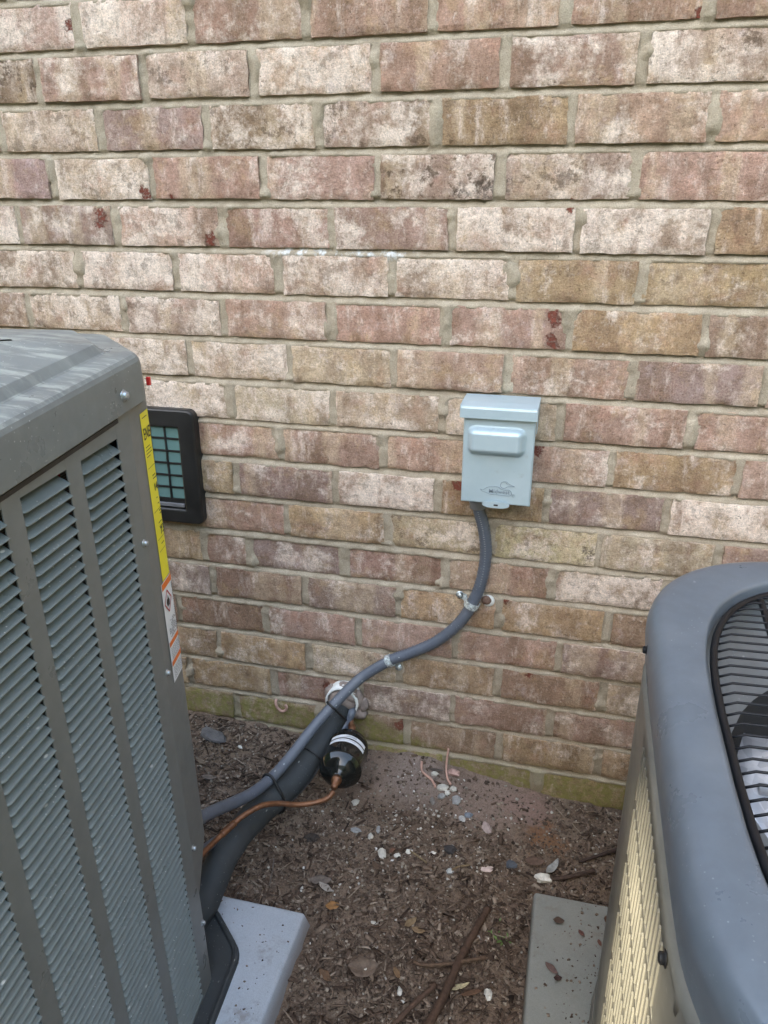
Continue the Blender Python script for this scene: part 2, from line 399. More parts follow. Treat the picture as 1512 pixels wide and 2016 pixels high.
def text_geo(txt, size, bold=0.):
    cu = bpy.data.curves.new("lettering", 'FONT'); cu.body = txt; cu.size = size; cu.offset = bold; cu.resolution_u = 3
    o = bpy.data.objects.new("lettering", cu); col.objects.link(o); dg = bpy.context.evaluated_depsgraph_get()
    me = bpy.data.meshes.new_from_object(o.evaluated_get(dg)); v = [x.co[:] for x in me.vertices]; f = [tuple(p.vertices) for p in me.polygons]
    bpy.data.objects.remove(o); bpy.data.curves.remove(cu); bpy.data.meshes.remove(me); return v, f
def hashn(ix, iy, seed):
    h = (ix.astype(np.int64) * 374761393 + iy.astype(np.int64) * 668265263 + seed * 974634777) & 0xffffffff
    h = ((h ^ (h >> 13)) * 1274126177) & 0xffffffff
    return ((h ^ (h >> 16)) & 0xffff) / 65535.
def vnoise(x, y, seed=0):
    ix = np.floor(x); iy = np.floor(y); fx = x - ix; fy = y - iy; fx = fx * fx * (3 - 2 * fx); fy = fy * fy * (3 - 2 * fy)
    a = hashn(ix, iy, seed); b = hashn(ix + 1, iy, seed); c = hashn(ix, iy + 1, seed); d = hashn(ix + 1, iy + 1, seed)
    return (a * (1 - fx) + b * fx) * (1 - fy) + (c * (1 - fx) + d * fx) * fy
def fbm(x, y, seed, o=4):
    s = 0; a = .5
    for i in range(o): s = s + a * (vnoise(x, y, seed + i) - .5); x = x * 2.03 + 7.1; y = y * 2.03 + 3.3; a *= .5
    return s
def grid_mesh(name, X, Y, Pfun, mat, smooth=True):
    nx, ny = len(X), len(Y); gx, gy = np.meshgrid(X, Y, indexing='xy'); co = Pfun(gx, gy).reshape(-1, 3)
    idx = np.arange(nx * ny).reshape(ny, nx)
    q = np.stack([idx[:-1, :-1], idx[:-1, 1:], idx[1:, 1:], idx[1:, :-1]], -1).reshape(-1, 4)
    me = bpy.data.meshes.new(name); me.vertices.add(len(co)); me.vertices.foreach_set("co", co.astype(np.float32).ravel())
    me.loops.add(q.size); me.loops.foreach_set("vertex_index", q.ravel().astype(np.int32)); me.polygons.add(len(q))
    me.polygons.foreach_set("loop_start", np.arange(0, q.size, 4, dtype=np.int32)); me.update(calc_edges=True); me.validate()
    me.polygons.foreach_set("use_smooth", [smooth] * len(me.polygons)); me.materials.append(mat); return me

# ------------------------------------------------------------------ ground
def ground_z(x, y):
    wz = np.interp(x, [-.6, -.3, .05, .25, .33, .5, .65, 1.2], [.088, .082, .064, .062, .045, .013, .010, .008])
    f = np.exp(-np.maximum(-y, 0) / .16)
    near = np.clip(1.6 - np.hypot(x - .2, y + .4), 0, 1)
    return .008 + (wz - .008) * f + near * (.018 * fbm(x * 9, y * 9, 3) + .012 * fbm(x * 34, y * 34, 9) + .006 * fbm(x * 120, y * 120, 15, 2))
def blob(c, r, seed, nu=18, nv=10, amp=.35):
    vs_ = []; fs = []
    for b in range(nv + 1):
        th = math.pi * b / nv
        for a in range(nu):
            ph = 2 * math.pi * a / nu; d = Vector((math.sin(th) * math.cos(ph), math.sin(th) * math.sin(ph), math.cos(th)))
            k_ = 1 + amp * float(fbm(np.array([d.x * 2.2 + seed * 1.7 + d.z]), np.array([d.y * 2.2 + seed + d.z * 1.3]), 5, 3)[0]) * 2
            vs_.append(Vector(c) + Vector((d.x * r[0], d.y * r[1], d.z * r[2])) * k_)
    for b in range(nv):
        for a in range(nu): fs.append((b * nu + a, b * nu + (a + 1) % nu, (b + 1) * nu + (a + 1) % nu, (b + 1) * nu + a))
    return vs_, fs
def axis(a, b, st, far): 
    out = [-v for v in far[::-1] if -v < a]; return np.array(sorted(set([round(v, 4) for v in out + list(np.arange(a, b + 1e-6, st)) + [v for v in far if v > b]])))
FAR = [1.6, 2.2, 3.2, 5, 8, 14, 25, 45, 80]
gx = axis(-.75, 1.35, .006, FAR); gy = np.array([-80, -45, -25, -14, -8, -5, -3.2, -2.2, -1.6, -1.25] + list(np.arange(-1.0, .041, .006)) + [.3, 1, 4, 20, 80])
gm = grid_mesh("ground", gx, gy, lambda a, b: np.stack([a, b, ground_z(a, b)], -1), M['soil'])
tag(link("ground", gm), kind="structure", label="dark brown soil sloping down from the brick wall between the two units")
def gz(x, y): return float(ground_z(np.array([x]), np.array([y]))[0])

# ------------------------------------------------------------------ brick wall
H = .07873; PITCH = .2032; TOP = 1.4172      # bed joint i lies at TOP - i*H
JOINTS = {0: [-.382, -.177, .021, .223, .42, .619], 1: [-.472, -.269, -.072, .134, .336, .536], 2: [-.566, -.366, -.162, .038, .237, .442, .643],
 3: [-.473, -.274, -.064, .137, .337, .544], 4: [-.559, -.356, -.147, .056, .264, .465, .666], 5: [-.445, -.245, -.045, .161, .368, .569],
 6: [-.570, -.362, -.157, .05, .257, .466, .677], 7: [-.44, -.233, -.032, .166, .367, .575, .78], 8: [-.155, .05, .256, .464, .678], 9: [-.057, .146, .352, .558, .765],
 10: [-.156, .051, .252, .452, .659], 11: [-.053, .153, .357, .552], 12: [-.242, -.14, .065, .272, .474], 13: [-.227, -.021, .177, .378, .584],
 14: [-.112, .093, .295, .5], 15: [-.226, -.018, .180, .384, .59], 16: [-.305, -.103, .096, .295, .496], 17: [-.197, .0, .198, .396, .598], 18: [-.114, .084, .283, .481]}
# finish of each brick between the joints, left to right (first letter: the brick left of the first joint)
KIND = {0: "WWPPPPP", 1: "MPVWPPX", 2: "WVGMNTP", 3: "GWPPDMP", 4: "WGWPPWWT", 5: "WWWWWTT", 6: "GWWPPPTP", 7: "PWWCPPGP", 8: "WCCCPP", 9: "PPPPTP",
 10: "TGWTGW", 11: "PTYYC", 12: "TPGPPW", 13: "GBGTTB", 14: "BPPPG", 15: "TTCTBC", 16: "TTPGPP", 17: "AAAATT", 18: "AAAAT"}
TINT = {'P': ((.41, .278, .225), .44, .25), 'W': ((.52, .395, .32), .72, .4), 'V': ((.50, .40, .33), .60, .6), 'G': ((.36, .27, .24), .44, .15), 'M': ((.42, .325, .265), .66, .8),
        'N': ((.41, .305, .235), .62, .7), 'D': ((.39, .30, .25), .66, 1.0), 'T': ((.42, .305, .19), .40, .35), 'C': ((.48, .40, .30), .54, .25), 'Y': ((.49, .41, .26), .52, .55), 'B': ((.30, .205, .15), .28, .4),
        'X': ((.46, .37, .295), .62, .8), 'A': ((.36, .275, .205), .25, .1)}
wall = thing("brick_wall", "house wall of pink, tan and whitewashed bricks with wide sandy joints", "wall")
JH = .0124
def head_w(i, k): return .0112 + .0070 * hashn(np.array([i * 7. + k]), np.array([k * 3.]), 4)[0]
BR = []           # (row, x0, x1, letter or None)
for i in range(-21, 21):
    J = JOINTS.get(i)
    if J is None: J = [(-.3 if i % 2 else -.2) + PITCH * k for k in range(5)]
    n0 = len(J); ks = KIND.get(i, "P" * (n0 + 1))
    full = [(J[0] - PITCH * k, None) for k in range(14, 0, -1)] + [(x, j) for j, x in enumerate(J)] + [(J[-1] + PITCH * k, None) for k in range(1, 13)]
    for a, (x, j) in enumerate(full[:-1]):
        x2, j2 = full[a + 1]
        let = ks[j2] if j2 is not None and j2 < len(ks) else (ks[-1] if (j is not None and j2 is None) else rng.choice("PPWGTC" if i < 10 else "PTGPB"))
        BR.append((i, x, x2, let))
def brick_geo(w_, h_, seed, nx=22, nz=9):
    rg = np.random.default_rng(seed)
    U = np.linspace(-1, 1, nx); V = np.linspace(-1, 1, nz); U = np.sign(U) * np.abs(U) ** .8; V = np.sign(V) * np.abs(V) ** .75
    u, v = np.meshgrid(U, V); x = u * w_ / 2; z = v * h_ / 2
    ed = np.minimum((1 - np.abs(u)) * w_ / 2, (1 - np.abs(v)) * h_ / 2)
    roll = np.where(ed < .0016, .0012 * (1 - ed / .0016) ** 2, 0)
    nn = fbm(x * 60 + seed * 3.1, z * 60 + seed, 2, 3); y = -nn * .0022 + roll + np.where(ed < .006, np.maximum(0, fbm(x * 110 + seed, z * 110, 6, 2)) * .013, 0)
    jx = fbm(z * 70 + seed, x * 0 + seed * 2., 8, 3) * .0056; jz = fbm(x * 46 + seed, z * 0 + seed * 5., 12, 3) * .0038
    x = x + jx * (np.abs(u) > .97) * 1.; z = z + jz * (np.abs(v) > .97) * 1.
    vs_ = np.stack([x, y, z], -1).reshape(-1, 3); idx = np.arange(nx * nz).reshape(nz, nx)
    fs = np.stack([idx[:-1, :-1], idx[:-1, 1:], idx[1:, 1:], idx[1:, :-1]], -1).reshape(-1, 4).tolist()
    loop = list(idx[0]) + list(idx[1:, -1]) + list(idx[-1, -2::-1]) + list(idx[-2:0:-1, 0])
    b = len(vs_); back = vs_[loop].copy(); back[:, 1] = .03; vs_ = np.vstack([vs_, back]); L = len(loop)
    for a in range(L): c = (a + 1) % L; fs.append([loop[a], b + a, b + c, loop[c]])
    return vs_, fs
def sharpen(me, ang):
    bm = bmesh.new(); bm.from_mesh(me)
    for e in bm.edges:
        if len(e.link_faces) == 2 and e.calc_face_angle(0) > R(ang): e.smooth = False
    bm.to_mesh(me); bm.free()
stuff_v = MB(); nb = 0
for (i, x0, x1, let) in BR:
    zb = TOP - i * H; g0 = head_w(i, round(x0 * 5)); g1 = head_w(i, round(x1 * 5))
    a = x0 + g0 / 2; b = x1 - g1 / 2; lo = zb + JH / 2; hi = zb + H - JH / 2
    if hi < -.15 or zb > 3.05: continue
    cx = (a + b) / 2; cz = (lo + hi) / 2; w_ = b - a; h_ = hi - lo
    inview = -.66 < cx < .98 and -1 <= i <= 18
    rot = rng.gauss(0, .0028); yy = rng.gauss(0, .0016)
    if inview:
        v, f = brick_geo(w_, h_, nb * 7 + 3)
        me = mesh_of("brick", v, f, M['brick'], True); sharpen(me, 32)
        o = link("brick", me, wall, (cx, yy, cz + rng.gauss(0, .0006))); o.rotation_euler = (rng.gauss(0, .006), rot, rng.gauss(0, .004))
        t, wa, dk = TINT[let]; j = [1 + rng.uniform(-.10, .10) for _ in range(3)]; s_ = 1 + rng.uniform(-.17, .13)
        o.color = (t[0] * s_ * j[0] ** .4, t[1] * s_ * j[1] ** .4, t[2] * s_ * j[2] ** .4, min(1, wa + rng.uniform(-.1, .1)))
        o["char"] = max(0., dk + rng.uniform(-.1, .15)); nb += 1
    else:
        stuff_v.box((cx - w_ / 2, yy, lo), (cx + w_ / 2, .03, hi), .002, 1)
so = stuff_v.build("brick", M['brick'], wall); so["kind"] = "stuff"; so.color = (.36, .27, .21, .45); so["char"] = .2
# mortar: one finely worked sheet, raked between the bricks
mx = np.array([-3.2, -2.6, -2.0, -1.4, -1.0, -.85] + list(np.arange(-.72, 1.001, .0052)) + [1.1, 1.4, 2.0, 2.6])
mz = np.array([-.15, -.05] + list(np.arange(-.02, 1.56, .0045)) + [1.62, 1.7, 2.0, 2.5, 3.1])
def mortar_pt(x, z):
    row = np.floor((TOP - z) / H + 1).astype(int); t = (TOP - z) / H + 1 - row      # t: 0 at the upper bed joint, 1 at the lower
    hz = JH / 2 / H
    d = np.minimum(t, 1 - t) * H                                                     # distance to bed centre
    y = np.full_like(x, .0075)
    up = np.where(t > .5, (1 - t) * H, -t * H)                                       # signed height above bed centre
    bed = np.clip(.0058 + up * .85, .0014, .0110); y = np.where(d < .009, bed, y)
    hd = np.full_like(x, 9.)
    for (i, x0, x1, l) in BR:
        if i < -2 or not -.8 < x0 < 1.08: continue
        s_ = (row == i) & (np.abs(x - x0) < .02)
        hd = np.where(s_, np.minimum(hd, np.abs(x - x0)), hd)
    y = np.where((hd < .011) & (d > .005), .0030, y)
    n = fbm(x * 70, z * 70, 31, 4); n2 = fbm(x * 240, z * 240, 37, 2); y = y - n * .006 - n2 * .0030
    sm = (hd < .02) & (vnoise(x * 31, z * 31, 77) > .70); y = np.where(sm, y - .0055 * np.clip((vnoise(x * 31, z * 31, 77) - .70) / .15, 0, 1), y)
    return np.stack([x, np.maximum(y, -.0035), z], -1)
mo = link("mortar", grid_mesh("mortar", mx, mz, mortar_pt, M['mortar']), wall)
MB().box((-3.2, .028, -.3), (2.6, .24, 3.1)).build("backing", M['mortar'], wall)

# ------------------------------------------------------------------ foundation vent
v_ = thing("foundation_vent", "black framed foundation vent with teal panes set into the bricks behind the left unit", "vent")
X0, X1, Z0, Z1 = -.66, -.228, .568, .808
def rr2(x0, x1, z0, z1, r, seg=5):
    P = []
    for (cx, cz, a0) in ((x1 - r, z1 - r, 0), (x0 + r, z1 - r, 90), (x0 + r, z0 + r, 180), (x1 - r, z0 + r, 270)):
        for k in range(seg + 1): a = R(a0 + 90 * k / seg); P.append((cx + r * math.cos(a), cz + r * math.sin(a)))
    return P
fr = MB(); vs_ = []; L_ = [(0, .010, .014), (0, -.013, .014), (.0015, -.0165, .0125), (.004, -.018, .011)]
for d, y, r in L_: vs_ += [(x, y, z) for x, z in rr2(X0 + d, X1 - d, Z0 + d, Z1 - d, r)]
for d, y in ((0, -.018), (.002, -.0172), (.0035, -.0155), (.0038, -.004)): vs_ += [(x, y, z) for x, z in rr2(X0 + .031 + d, X1 - .033 - d, Z0 + .027 + d, Z1 - .033 - d, .003)]
fr.add(vs_, [(k * 24 + a, k * 24 + (a + 1) % 24, (k + 1) * 24 + (a + 1) % 24, (k + 1) * 24 + a) for k in range(7) for a in range(24)], False)
fr.build("frame", M['matte_black'], v_)
gb = MB(); ix0, ix1, iz0, iz1 = X0 + .034, X1 - .036, Z0 + .05, Z1 - .036
PW = .0315; npx = int((ix1 - ix0) / PW); PW = (ix1 - ix0) / npx; PH = (iz1 - iz0) / 6
for k in range(npx + 1): gb.box((ix0 + k * PW - .0016, -.0112, iz0), (ix0 + k * PW + .0016, -.0045, iz1))
for k in range(7): gb.box((ix0, -.0106, iz0 + k * PH - .0016), (ix1, -.0047, iz0 + k * PH + .0016))
gb.box((ix0, -.010, Z0 + .0302), (ix1, -.0046, iz0 - .002)); gb.build("grid", M['matte_black'], v_)
pm = MB().box((-.5, 0, -.5), (.5, .003, .5)); pme = None
for k in range(npx):
    for l in range(6):
        if pme is None:
            o = MB().box((-PW / 2 + .0015, 0, -PH / 2 + .0015), (PW / 2 - .0015, .003, PH / 2 - .0015), .0006, 1).build("pane", M['pane'], v_); pme = o.data
        else: o = link("pane", pme, v_)
        o.location = (ix0 + (k + .5) * PW, -.0085, iz0 + (l + .5) * PH)
MB().box((ix0 + .01, -.014, Z0 + .034), (ix1 - .004, -.010, Z0 + .042), .001).build("slide_bar", M['ink_grey'], v_)

# ------------------------------------------------------------------ electrical disconnect box
db = thing("disconnect_box", "pale grey metal disconnect box with a hinged cover, mounted on the bricks", "electrical box", (.36, 0, .77))
def dbp(mb, name, mat, parent=db, **k):
    o = mb.build(name, mat, parent, **k); o.location = -Vector((.36, 0, .77)) if parent is db else (0, 0, 0); return o
DX0, DX1, DZ0, DZ1 = .305, .425, .690, .866
dbp(MB().box((DX0 + .002, -.062, DZ0 + .003), (DX1 - .002, .0, DZ1), .0015), "case", M['box'])
hood = MB(); Y = -.0755
def sheet(mb, prof, x0, x1, th=.0016):
    n = len(prof)
    for a in range(n - 1):
        (y0, z0), (y1, z1) = prof[a], prof[a + 1]; d = Vector((0, y1 - y0, z1 - z0)).normalized(); nn = Vector((0, -d.z, d.y)) * th
        A = [Vector((x0, y0, z0)), Vector((x1, y0, z0)), Vector((x1, y1, z1)), Vector((x0, y1, z1))]
        mb.add([*A, *[q + nn for q in A]], [(0, 1, 2, 3), (7, 6, 5, 4), (0, 4, 5, 1), (1, 5, 6, 2), (2, 6, 7, 3), (3, 7, 4, 0)])
sheet(hood, [(0.0, DZ1 + .0030), (-.050, DZ1 + .0022), (Y + .004, DZ1 - .0006), (Y + .0012, DZ1 - .0018), (Y, DZ1 - .005), (Y - .0004, DZ1 - .021)], DX0 - .0062, DX1 + .0030, .0016)
hood.box((DX0 - .0062, Y, DZ1 - .021), (DX0 - .0047, -.012, DZ1 + .001)); hood.box((DX1 + .0015, Y, DZ1 - .021), (DX1 + .0030, -.012, DZ1 + .001))
hood.add([(DX1 + .0016, -.064, DZ1 - .021), (DX1 + .0016, -.012, DZ1 - .021), (DX1 + .0016, -.050, DZ1 - .043), (DX1 + .0016, -.060, DZ1 - .046), (DX1 + .0029, -.064, DZ1 - .021), (DX1 + .0029, -.012, DZ1 - .021), (DX1 + .0029, -.050, DZ1 - .043), (DX1 + .0029, -.060, DZ1 - .046)],
         [(0, 1, 2, 3), (7, 6, 5, 4), (0, 3, 7, 4), (3, 2, 6, 7), (2, 1, 5, 6)])
dbp(hood, "hood", M['box'])
# cover: sheet with the pressed handle bulge, worked as one relief surface
cu_, cv_ = np.linspace(DX0 - .0005, DX1 + .0005, 96), np.linspace(DZ0, DZ1 - .012, 120)
def cover_pt(x, z):
    bx, bz, hx, hz = .3615, .8045, .0515, .0275
    qx = np.abs(x - bx) - (hx - .016); qz = np.abs(z - bz) - (hz - .016)
    d = np.hypot(np.maximum(qx, 0), np.maximum(qz, 0)) + np.minimum(np.maximum(qx, qz), 0) - .016
    s = np.clip(-d / .0125, 0, 1); s = s * s * s * (s * (6 * s - 15) + 10)
    s2 = np.clip((-d - .0105) / .004, 0, 1); s2 = s2 * s2 * (3 - 2 * s2)
    y = -.0668 - .0120 * s - .0012 * s2
    ed = np.minimum(np.minimum(x - cu_[0], cu_[-1] - x), z - cv_[0]); y = y + .003 * np.clip(1 - ed / .0022, 0, 1) ** 2
    y = y + .0007 * fbm(x * 30, z * 30, 51, 3)
    return np.stack([x, y, z], -1)
o = link("cover", grid_mesh("cover", cu_, cv_, cover_pt, M['box']), db); o.location = -Vector((.36, 0, .77)); cover = o
MB().box((DX0 - .0005, -.0636, DZ0), (DX1 + .0005, -.0622, DZ1 - .012)).build("cover_rim", M['box'], cover)
hs = MB()
ov = [(.367 + .0235 * math.copysign(abs(math.cos(t)) ** .6, math.cos(t)), .6915 + .0062 * math.sin(t)) for t in np.linspace(0, 2 * math.pi, 28, endpoint=False)]
hs.add([(x, -.0735, z) for x, z in ov] + [(x, -.0715, z) for x, z in ov], [tuple(range(28))[::-1], tuple(range(28, 56))] + [(a, (a + 1) % 28, 28 + (a + 1) % 28, 28 + a) for a in range(28)])
hs.box((.352, -.0716, .6885), (.384, -.0600, .6903)); dbp(hs, "hasp", M['box'])
sl = MB(); sl.box((.3635, -.0742, .6897), (.371, -.0736, .6925), .0004, 1); dbp(sl, "hasp_slot", M['ink'])
# pressed emblem: bird outline with the maker's name
em = MB(); yl = -.0674
def rel(pts): return [(.338 + (x - 945) * .000908 + .0015, yl, .7075 - (y - 972) * .00088) for x, y in pts]
def z2(pts): return [(890 + x / 7.958, 760 + y / 7.956) for x, y in pts]
body = rel(z2([(425, 1605), (470, 1612), (520, 1575), (585, 1548), (680, 1545), (720, 1560), (740, 1580), (800, 1590), (850, 1585), (885, 1600), (905, 1640), (880, 1680), (780, 1682), (650, 1672), (570, 1672), (520, 1655), (465, 1640), (425, 1605)]))
head = rel(z2([(800, 1560), (760, 1560), (732, 1530), (740, 1480), (775, 1452), (820, 1452), (850, 1480), (900, 1505), (945, 1522), (880, 1525), (830, 1535), (808, 1560)]))
em.tube(spline(body, 4), .00042, 6); em.tube(spline(head, 4), .00042, 6)
eye = rel(z2([(822, 1472)]))[0]; em.tube([(eye[0] - .001, eye[1], eye[2]), (eye[0] + .001, eye[1], eye[2] - .0004)], .0005, 6)
tv, tf = text_geo("Midwest", .0115, .0001); a0 = rel(z2([(555, 1655)]))[0]
em.add([(a0[0] + x * .93, yl - .0003, a0[2] + y * .92) for x, y, z in tv], tf)
rr = rel(z2([(935, 1675)]))[0]; em.tube([(rr[0] + .0026 * math.cos(t), yl, rr[2] + .0026 * math.sin(t)) for t in np.linspace(0, 2 * math.pi, 14, endpoint=False)], .00028, 5, closed=True)
tv, tf = text_geo("R", .0038); em.add([(rr[0] + x - .0013, yl - .0003, rr[2] + y - .0013) for x, y, z in tv], tf)
k = NT("emblem_edge"); em_m = k.out((.22, .28, .33), .4, .3); eo = em.build("emblem", em_m, cover)

# ------------------------------------------------------------------ conduit and straps
CP = [(.3305, -.03, .700), (.332, -.03, .668), (.343, -.022, .623), (.349, -.017, .57), (.343, -.015, .51), (.328, -.015, .461), (.305, -.015, .415), (.261, -.015, .366), (.204, -.015, .328), (.167, -.017, .308),
      (.116, -.03, .273), (.089, -.05, .251), (.055, -.085, .217), (.027, -.12, .187), (0, -.17, .156), (-.019, -.22, .143), (-.035, -.28, .151), (-.048, -.34, .176), (-.055, -.42, .222), (-.062, -.50, .257)]
CS = spline(CP, 22)
cd = thing("conduit", "flexible grey conduit curving from the disconnect box down the bricks to the left unit", "conduit")
rad = []
for a, p in enumerate(CS):
    rib = .0007 if 30 < a < 200 else .0
    rad.append(.0110 + (rib if a % 3 == 0 else 0))
MB().tube(CS[8:], rad[8:], 16).build("tube", M['conduit'], cd)
MB().lathe([(0, .012), (.001, .0165), (.014, .0165), (.0148, .0155), (.024, .0155), (.0255, .013)], (.3305, -.03, .691), (.3322, -.0292, .660), 18).build("connector", M['lightgrey'], cd)
mk = MB()
for a in range(26, 92, 2):
    p = CS[a]; mk.box((p.x - .0013, p.y - .0123, p.z - .0007), (p.x + .0011, p.y - .0100, p.z + .0007))
mk.build("print_dashes", M['lightgrey'], cd)
def strap(label, c, tdir, side, scr):
    """one-hole strap: loop over the conduit, foot on the wall, screw"""
    s = thing("pipe_strap", label, "pipe strap", (c[0], 0, c[2]), "one-hole straps holding the conduit")
    t = Vector((tdir[0], 0, tdir[2])).normalized(); nn = Vector((0, -1, 0)); sd = t.cross(nn).normalized() * side; cc = Vector((0, c[1], 0)); r = .0134
    prof = [(sd, -.0005, .030), (sd, -.0005, .016)] 
    pts = [sd * .030 + Vector((0, -.0012, 0)), sd * .0165 + Vector((0, -.0012, 0))]
    for a in np.linspace(math.radians(-20), math.radians(200), 16): pts.append(cc + sd * (r * math.cos(a)) + nn * (r * math.sin(a)))
    mb = MB(); W = t * .0065; th = .0014
    for a in range(len(pts) - 1):
        d = (pts[a + 1] - pts[a]).normalized(); n = t.cross(d) * th
        q = [pts[a] - W, pts[a] + W, pts[a + 1] + W, pts[a + 1] - W]; mb.add([*q, *[z + n for z in q]], [(0, 1, 2, 3), (7, 6, 5, 4), (0, 4, 5, 1), (1, 5, 6, 2), (2, 6, 7, 3), (3, 7, 4, 0)])
    mb.lathe([(0, .0075), (.0014, .0075)], sd * .028 + Vector((0, -.0012, 0)), sd * .028 + Vector((0, -.01, 0)), 16)
    mb.box((-.002, c[1] - .0166, -.002), (.002, c[1] - .0134, .002), .0005)
    mb.build("band", M['zinc'], s)
    p = sd * .027; MB().lathe([(0, .0045), (.003, .0045), (.0042, .0034)], p + Vector((0, -.002, 0)), p + Vector((0, -.02, 0)), 6).build("screw", M['zinc'], s)
def on_conduit(x, z):
    k_ = min(range(10, len(CS) - 3), key=lambda i: (CS[i].x - x) ** 2 + (CS[i].z - z) ** 2); return tuple(CS[k_]), tuple(CS[k_ + 2] - CS[k_ - 2])
strap("upper zinc strap over the conduit, screwed to the bricks beside a white plug", *on_conduit(.3275, .459), 1, 0)
strap("lower zinc strap over the conduit, above the pipe sleeve in the wall", *on_conduit(.165, .306), -1, 0)
for o in [x for x in bpy.data.objects if x.name.startswith("pipe_strap")]: pass
pg = MB(); pg.lathe([(0, .012), (.004, .012), (.006, .0085), (.0066, .001)], (.357, .004, .461), (.357, -.02, .461), 18)
pc = MB(); v, f = blob((.353, -.0025, .4635), (.0095, .0048, .0095), 3, 12, 7, .3)
o = tag(pg.build("wall_plug", M['white']), "round white plug filling an old hole beside the upper strap", "wall plug")
pc.add(v, f, True); pc.build("putty", M['putty'], o)
hk = MB().tube(spline([(-.0995, .002, .153), (-.0995, -.004, .147), (-.096, -.005, .136), (-.087, -.005, .1285), (-.078, -.005, .131), (-.0735, -.005, .140), (-.0765, -.005, .146)], 5), .0032, 8)
tag(hk.build("hook", M['pinkish']), "small pale curled hook stuck on the green lowest brick course", "hook")

# ------------------------------------------------------------------ pipe sleeve, insulated line, drier, copper
sv = thing("pipe_sleeve", "white pipe sleeve with smeared grey caulk where the lines enter the wall", "pipe sleeve", (.062, 0, .193))
def ringtube(r0, r1, y0, y1, n=28):
    mb = MB(); c = [(math.cos(a), math.sin(a)) for a in np.linspace(0, 2 * math.pi, n, endpoint=False)]
    vs_ = [(x * r, y, z * r) for r, y in ((r1, y1), (r1, y0), (r0, y0), (r0, y1)) for x, z in c]
    mb.add(vs_, [(k * n + a, k * n + (a + 1) % n, ((k + 1) % 4) * n + (a + 1) % n, ((k + 1) % 4) * n + a) for k in range(4) for a in range(n)], True); return mb
ringtube(.0315, .036, -.030, .02).build("sleeve_pipe", M['white'], sv)
cb = MB()
for s_, (px, pz, rx, ry, rz) in enumerate(((0, .0, .030, .020, .030), (.012, -.030, .024, .014, .016), (-.030, .006, .012, .012, .022), (.034, -.034, .018, .008, .012), (.005, .026, .024, .016, .012), (.030, .004, .014, .013, .022), (.044, -.010, .010, .007, .018), (-.012, -.012, .022, .016, .024), (.016, .014, .018, .014, .014))):
    v, f = blob((px, -.020 if s_ in (0, 7, 8) else -.012, pz), (rx, ry, rz), s_ + 2); cb.add(v, f, True)
cb.build("caulk", M['concrete_warm'], sv)

FP = [(.06, .02, .186), (.057, -.03, .173), (.044, -.075, .150), (.025, -.13, .124), (.005, -.19, .106), (-.019, -.25, .102), (-.036, -.31, .106), (-.045, -.37, .108), (-.049, -.42, .098), (-.052, -.46, .078), (-.062, -.50, .060)]
FS = spline(FP, 8)
il = thing("insulated_pipe", "thick black foam insulated refrigerant line running from the wall to the left unit", "pipe")
MB().tube(FS, [(.022 + .0050 * min(1, a / 40)) * (1 + .035 * math.sin(a * .7) * (1 if a % 3 else .3)) for a in range(len(FS))], 18).build("foam_sleeve", M['foam'], il)
tl = MB().tube(spline([(.076, .02, .176), (.086, -.03, .177), (.074, -.05, .150), (.050, -.10, .128), (.024, -.16, .088), (-.012, -.23, .072), (-.046, -.29, .084), (-.062, -.35, .108), (-.070, -.41, .134), (-.078, -.47, .15)], 7), .0085, 12)
tag(tl.build("control_cable", M['conduit']), "thin grey line tucked under the black foam pipe", "cable")
A = Vector((.096, -.080, .138)); Bq = Vector((.106, -.212, .150)); ax = (Bq - A).normalized(); Ln = .128
dr = thing("filter_drier", "glossy black filter drier canister with white label, hanging beside the foam pipe", "filter drier", A)
prof = [(.0, .012), (.001, .022), (.006, .033), (.014, .0395), (.020, .0412), (.026, .0418), (.027, .0424), (.030, .0424), (.031, .0418), (.094, .0418), (.095, .0424), (.098, .0424), (.099, .0416), (.106, .038), (.114, .031), (.120, .021), (.1235, .0115), (.128, .0095), (.134, .0082)]
MB().lathe(prof, (0, 0, 0), ax, 40).build("canister", M['gloss'], dr)
MB().lathe([(.128, .0102), (.136, .0098), (.1365, .007), (.150, .0066), (.151, .0056), (.156, .0056)], (0, 0, 0), ax, 16).build("lower_fitting", M['copper'], dr)
MB().lathe([(.0, .0092), (.008, .0088), (.0085, .0066), (.020, .0064), (.0205, .0078), (.032, .0078), (.0325, .006), (.036, .006)], (0, 0, 0), (-.008, .05, .030), 14).build("upper_fitting", M['copper'], dr)
up = Vector((0, 0, 1)); N0 = (up - ax * up.dot(ax)).normalized(); B0 = ax.cross(N0)
def wrap(t0, t1, a0, a1, r, skew=0., n=20):
    mb = MB(); vs_ = []
    for i in range(n + 1):
        a = a0 + (a1 - a0) * i / n
        for t in (t0, t1): vs_.append(ax * (t + skew * (a - a0)) + (N0 * math.cos(a) + B0 * math.sin(a)) * r)
    mb.add(vs_, [(2 * i, 2 * i + 2, 2 * i + 3, 2 * i + 1) for i in range(n)], True); return mb
lb = wrap(.040, .064, -1.15, .78, .0421).build("drier_label", M['label_white'], dr)
wrap(.0505, .0545, -1.2, .85, .0424).build("label_stripe", M['ink'], lb)
for a in range(5): wrap(.0425 + a * .0014 if a < 4 else .058, .0431 + a * .0014 if a < 4 else .0586, -.55, -.1 + .09 * a, .0423).build("label_print", M['ink_grey'], lb)
cp = spline([(.110, -.245, .1525), (.103, -.258, .147), (.084, -.267, .141), (.055, -.282, .142), (.024, -.302, .156), (.002, -.33, .171), (-.02, -.36, .171), (-.036, -.39, .166), (-.046, -.42, .165), (-.058, -.47, .168)], 7)
cl = thing("copper_pipe", "bare copper pipe from the drier curving over the foam pipe to the left unit", "pipe")
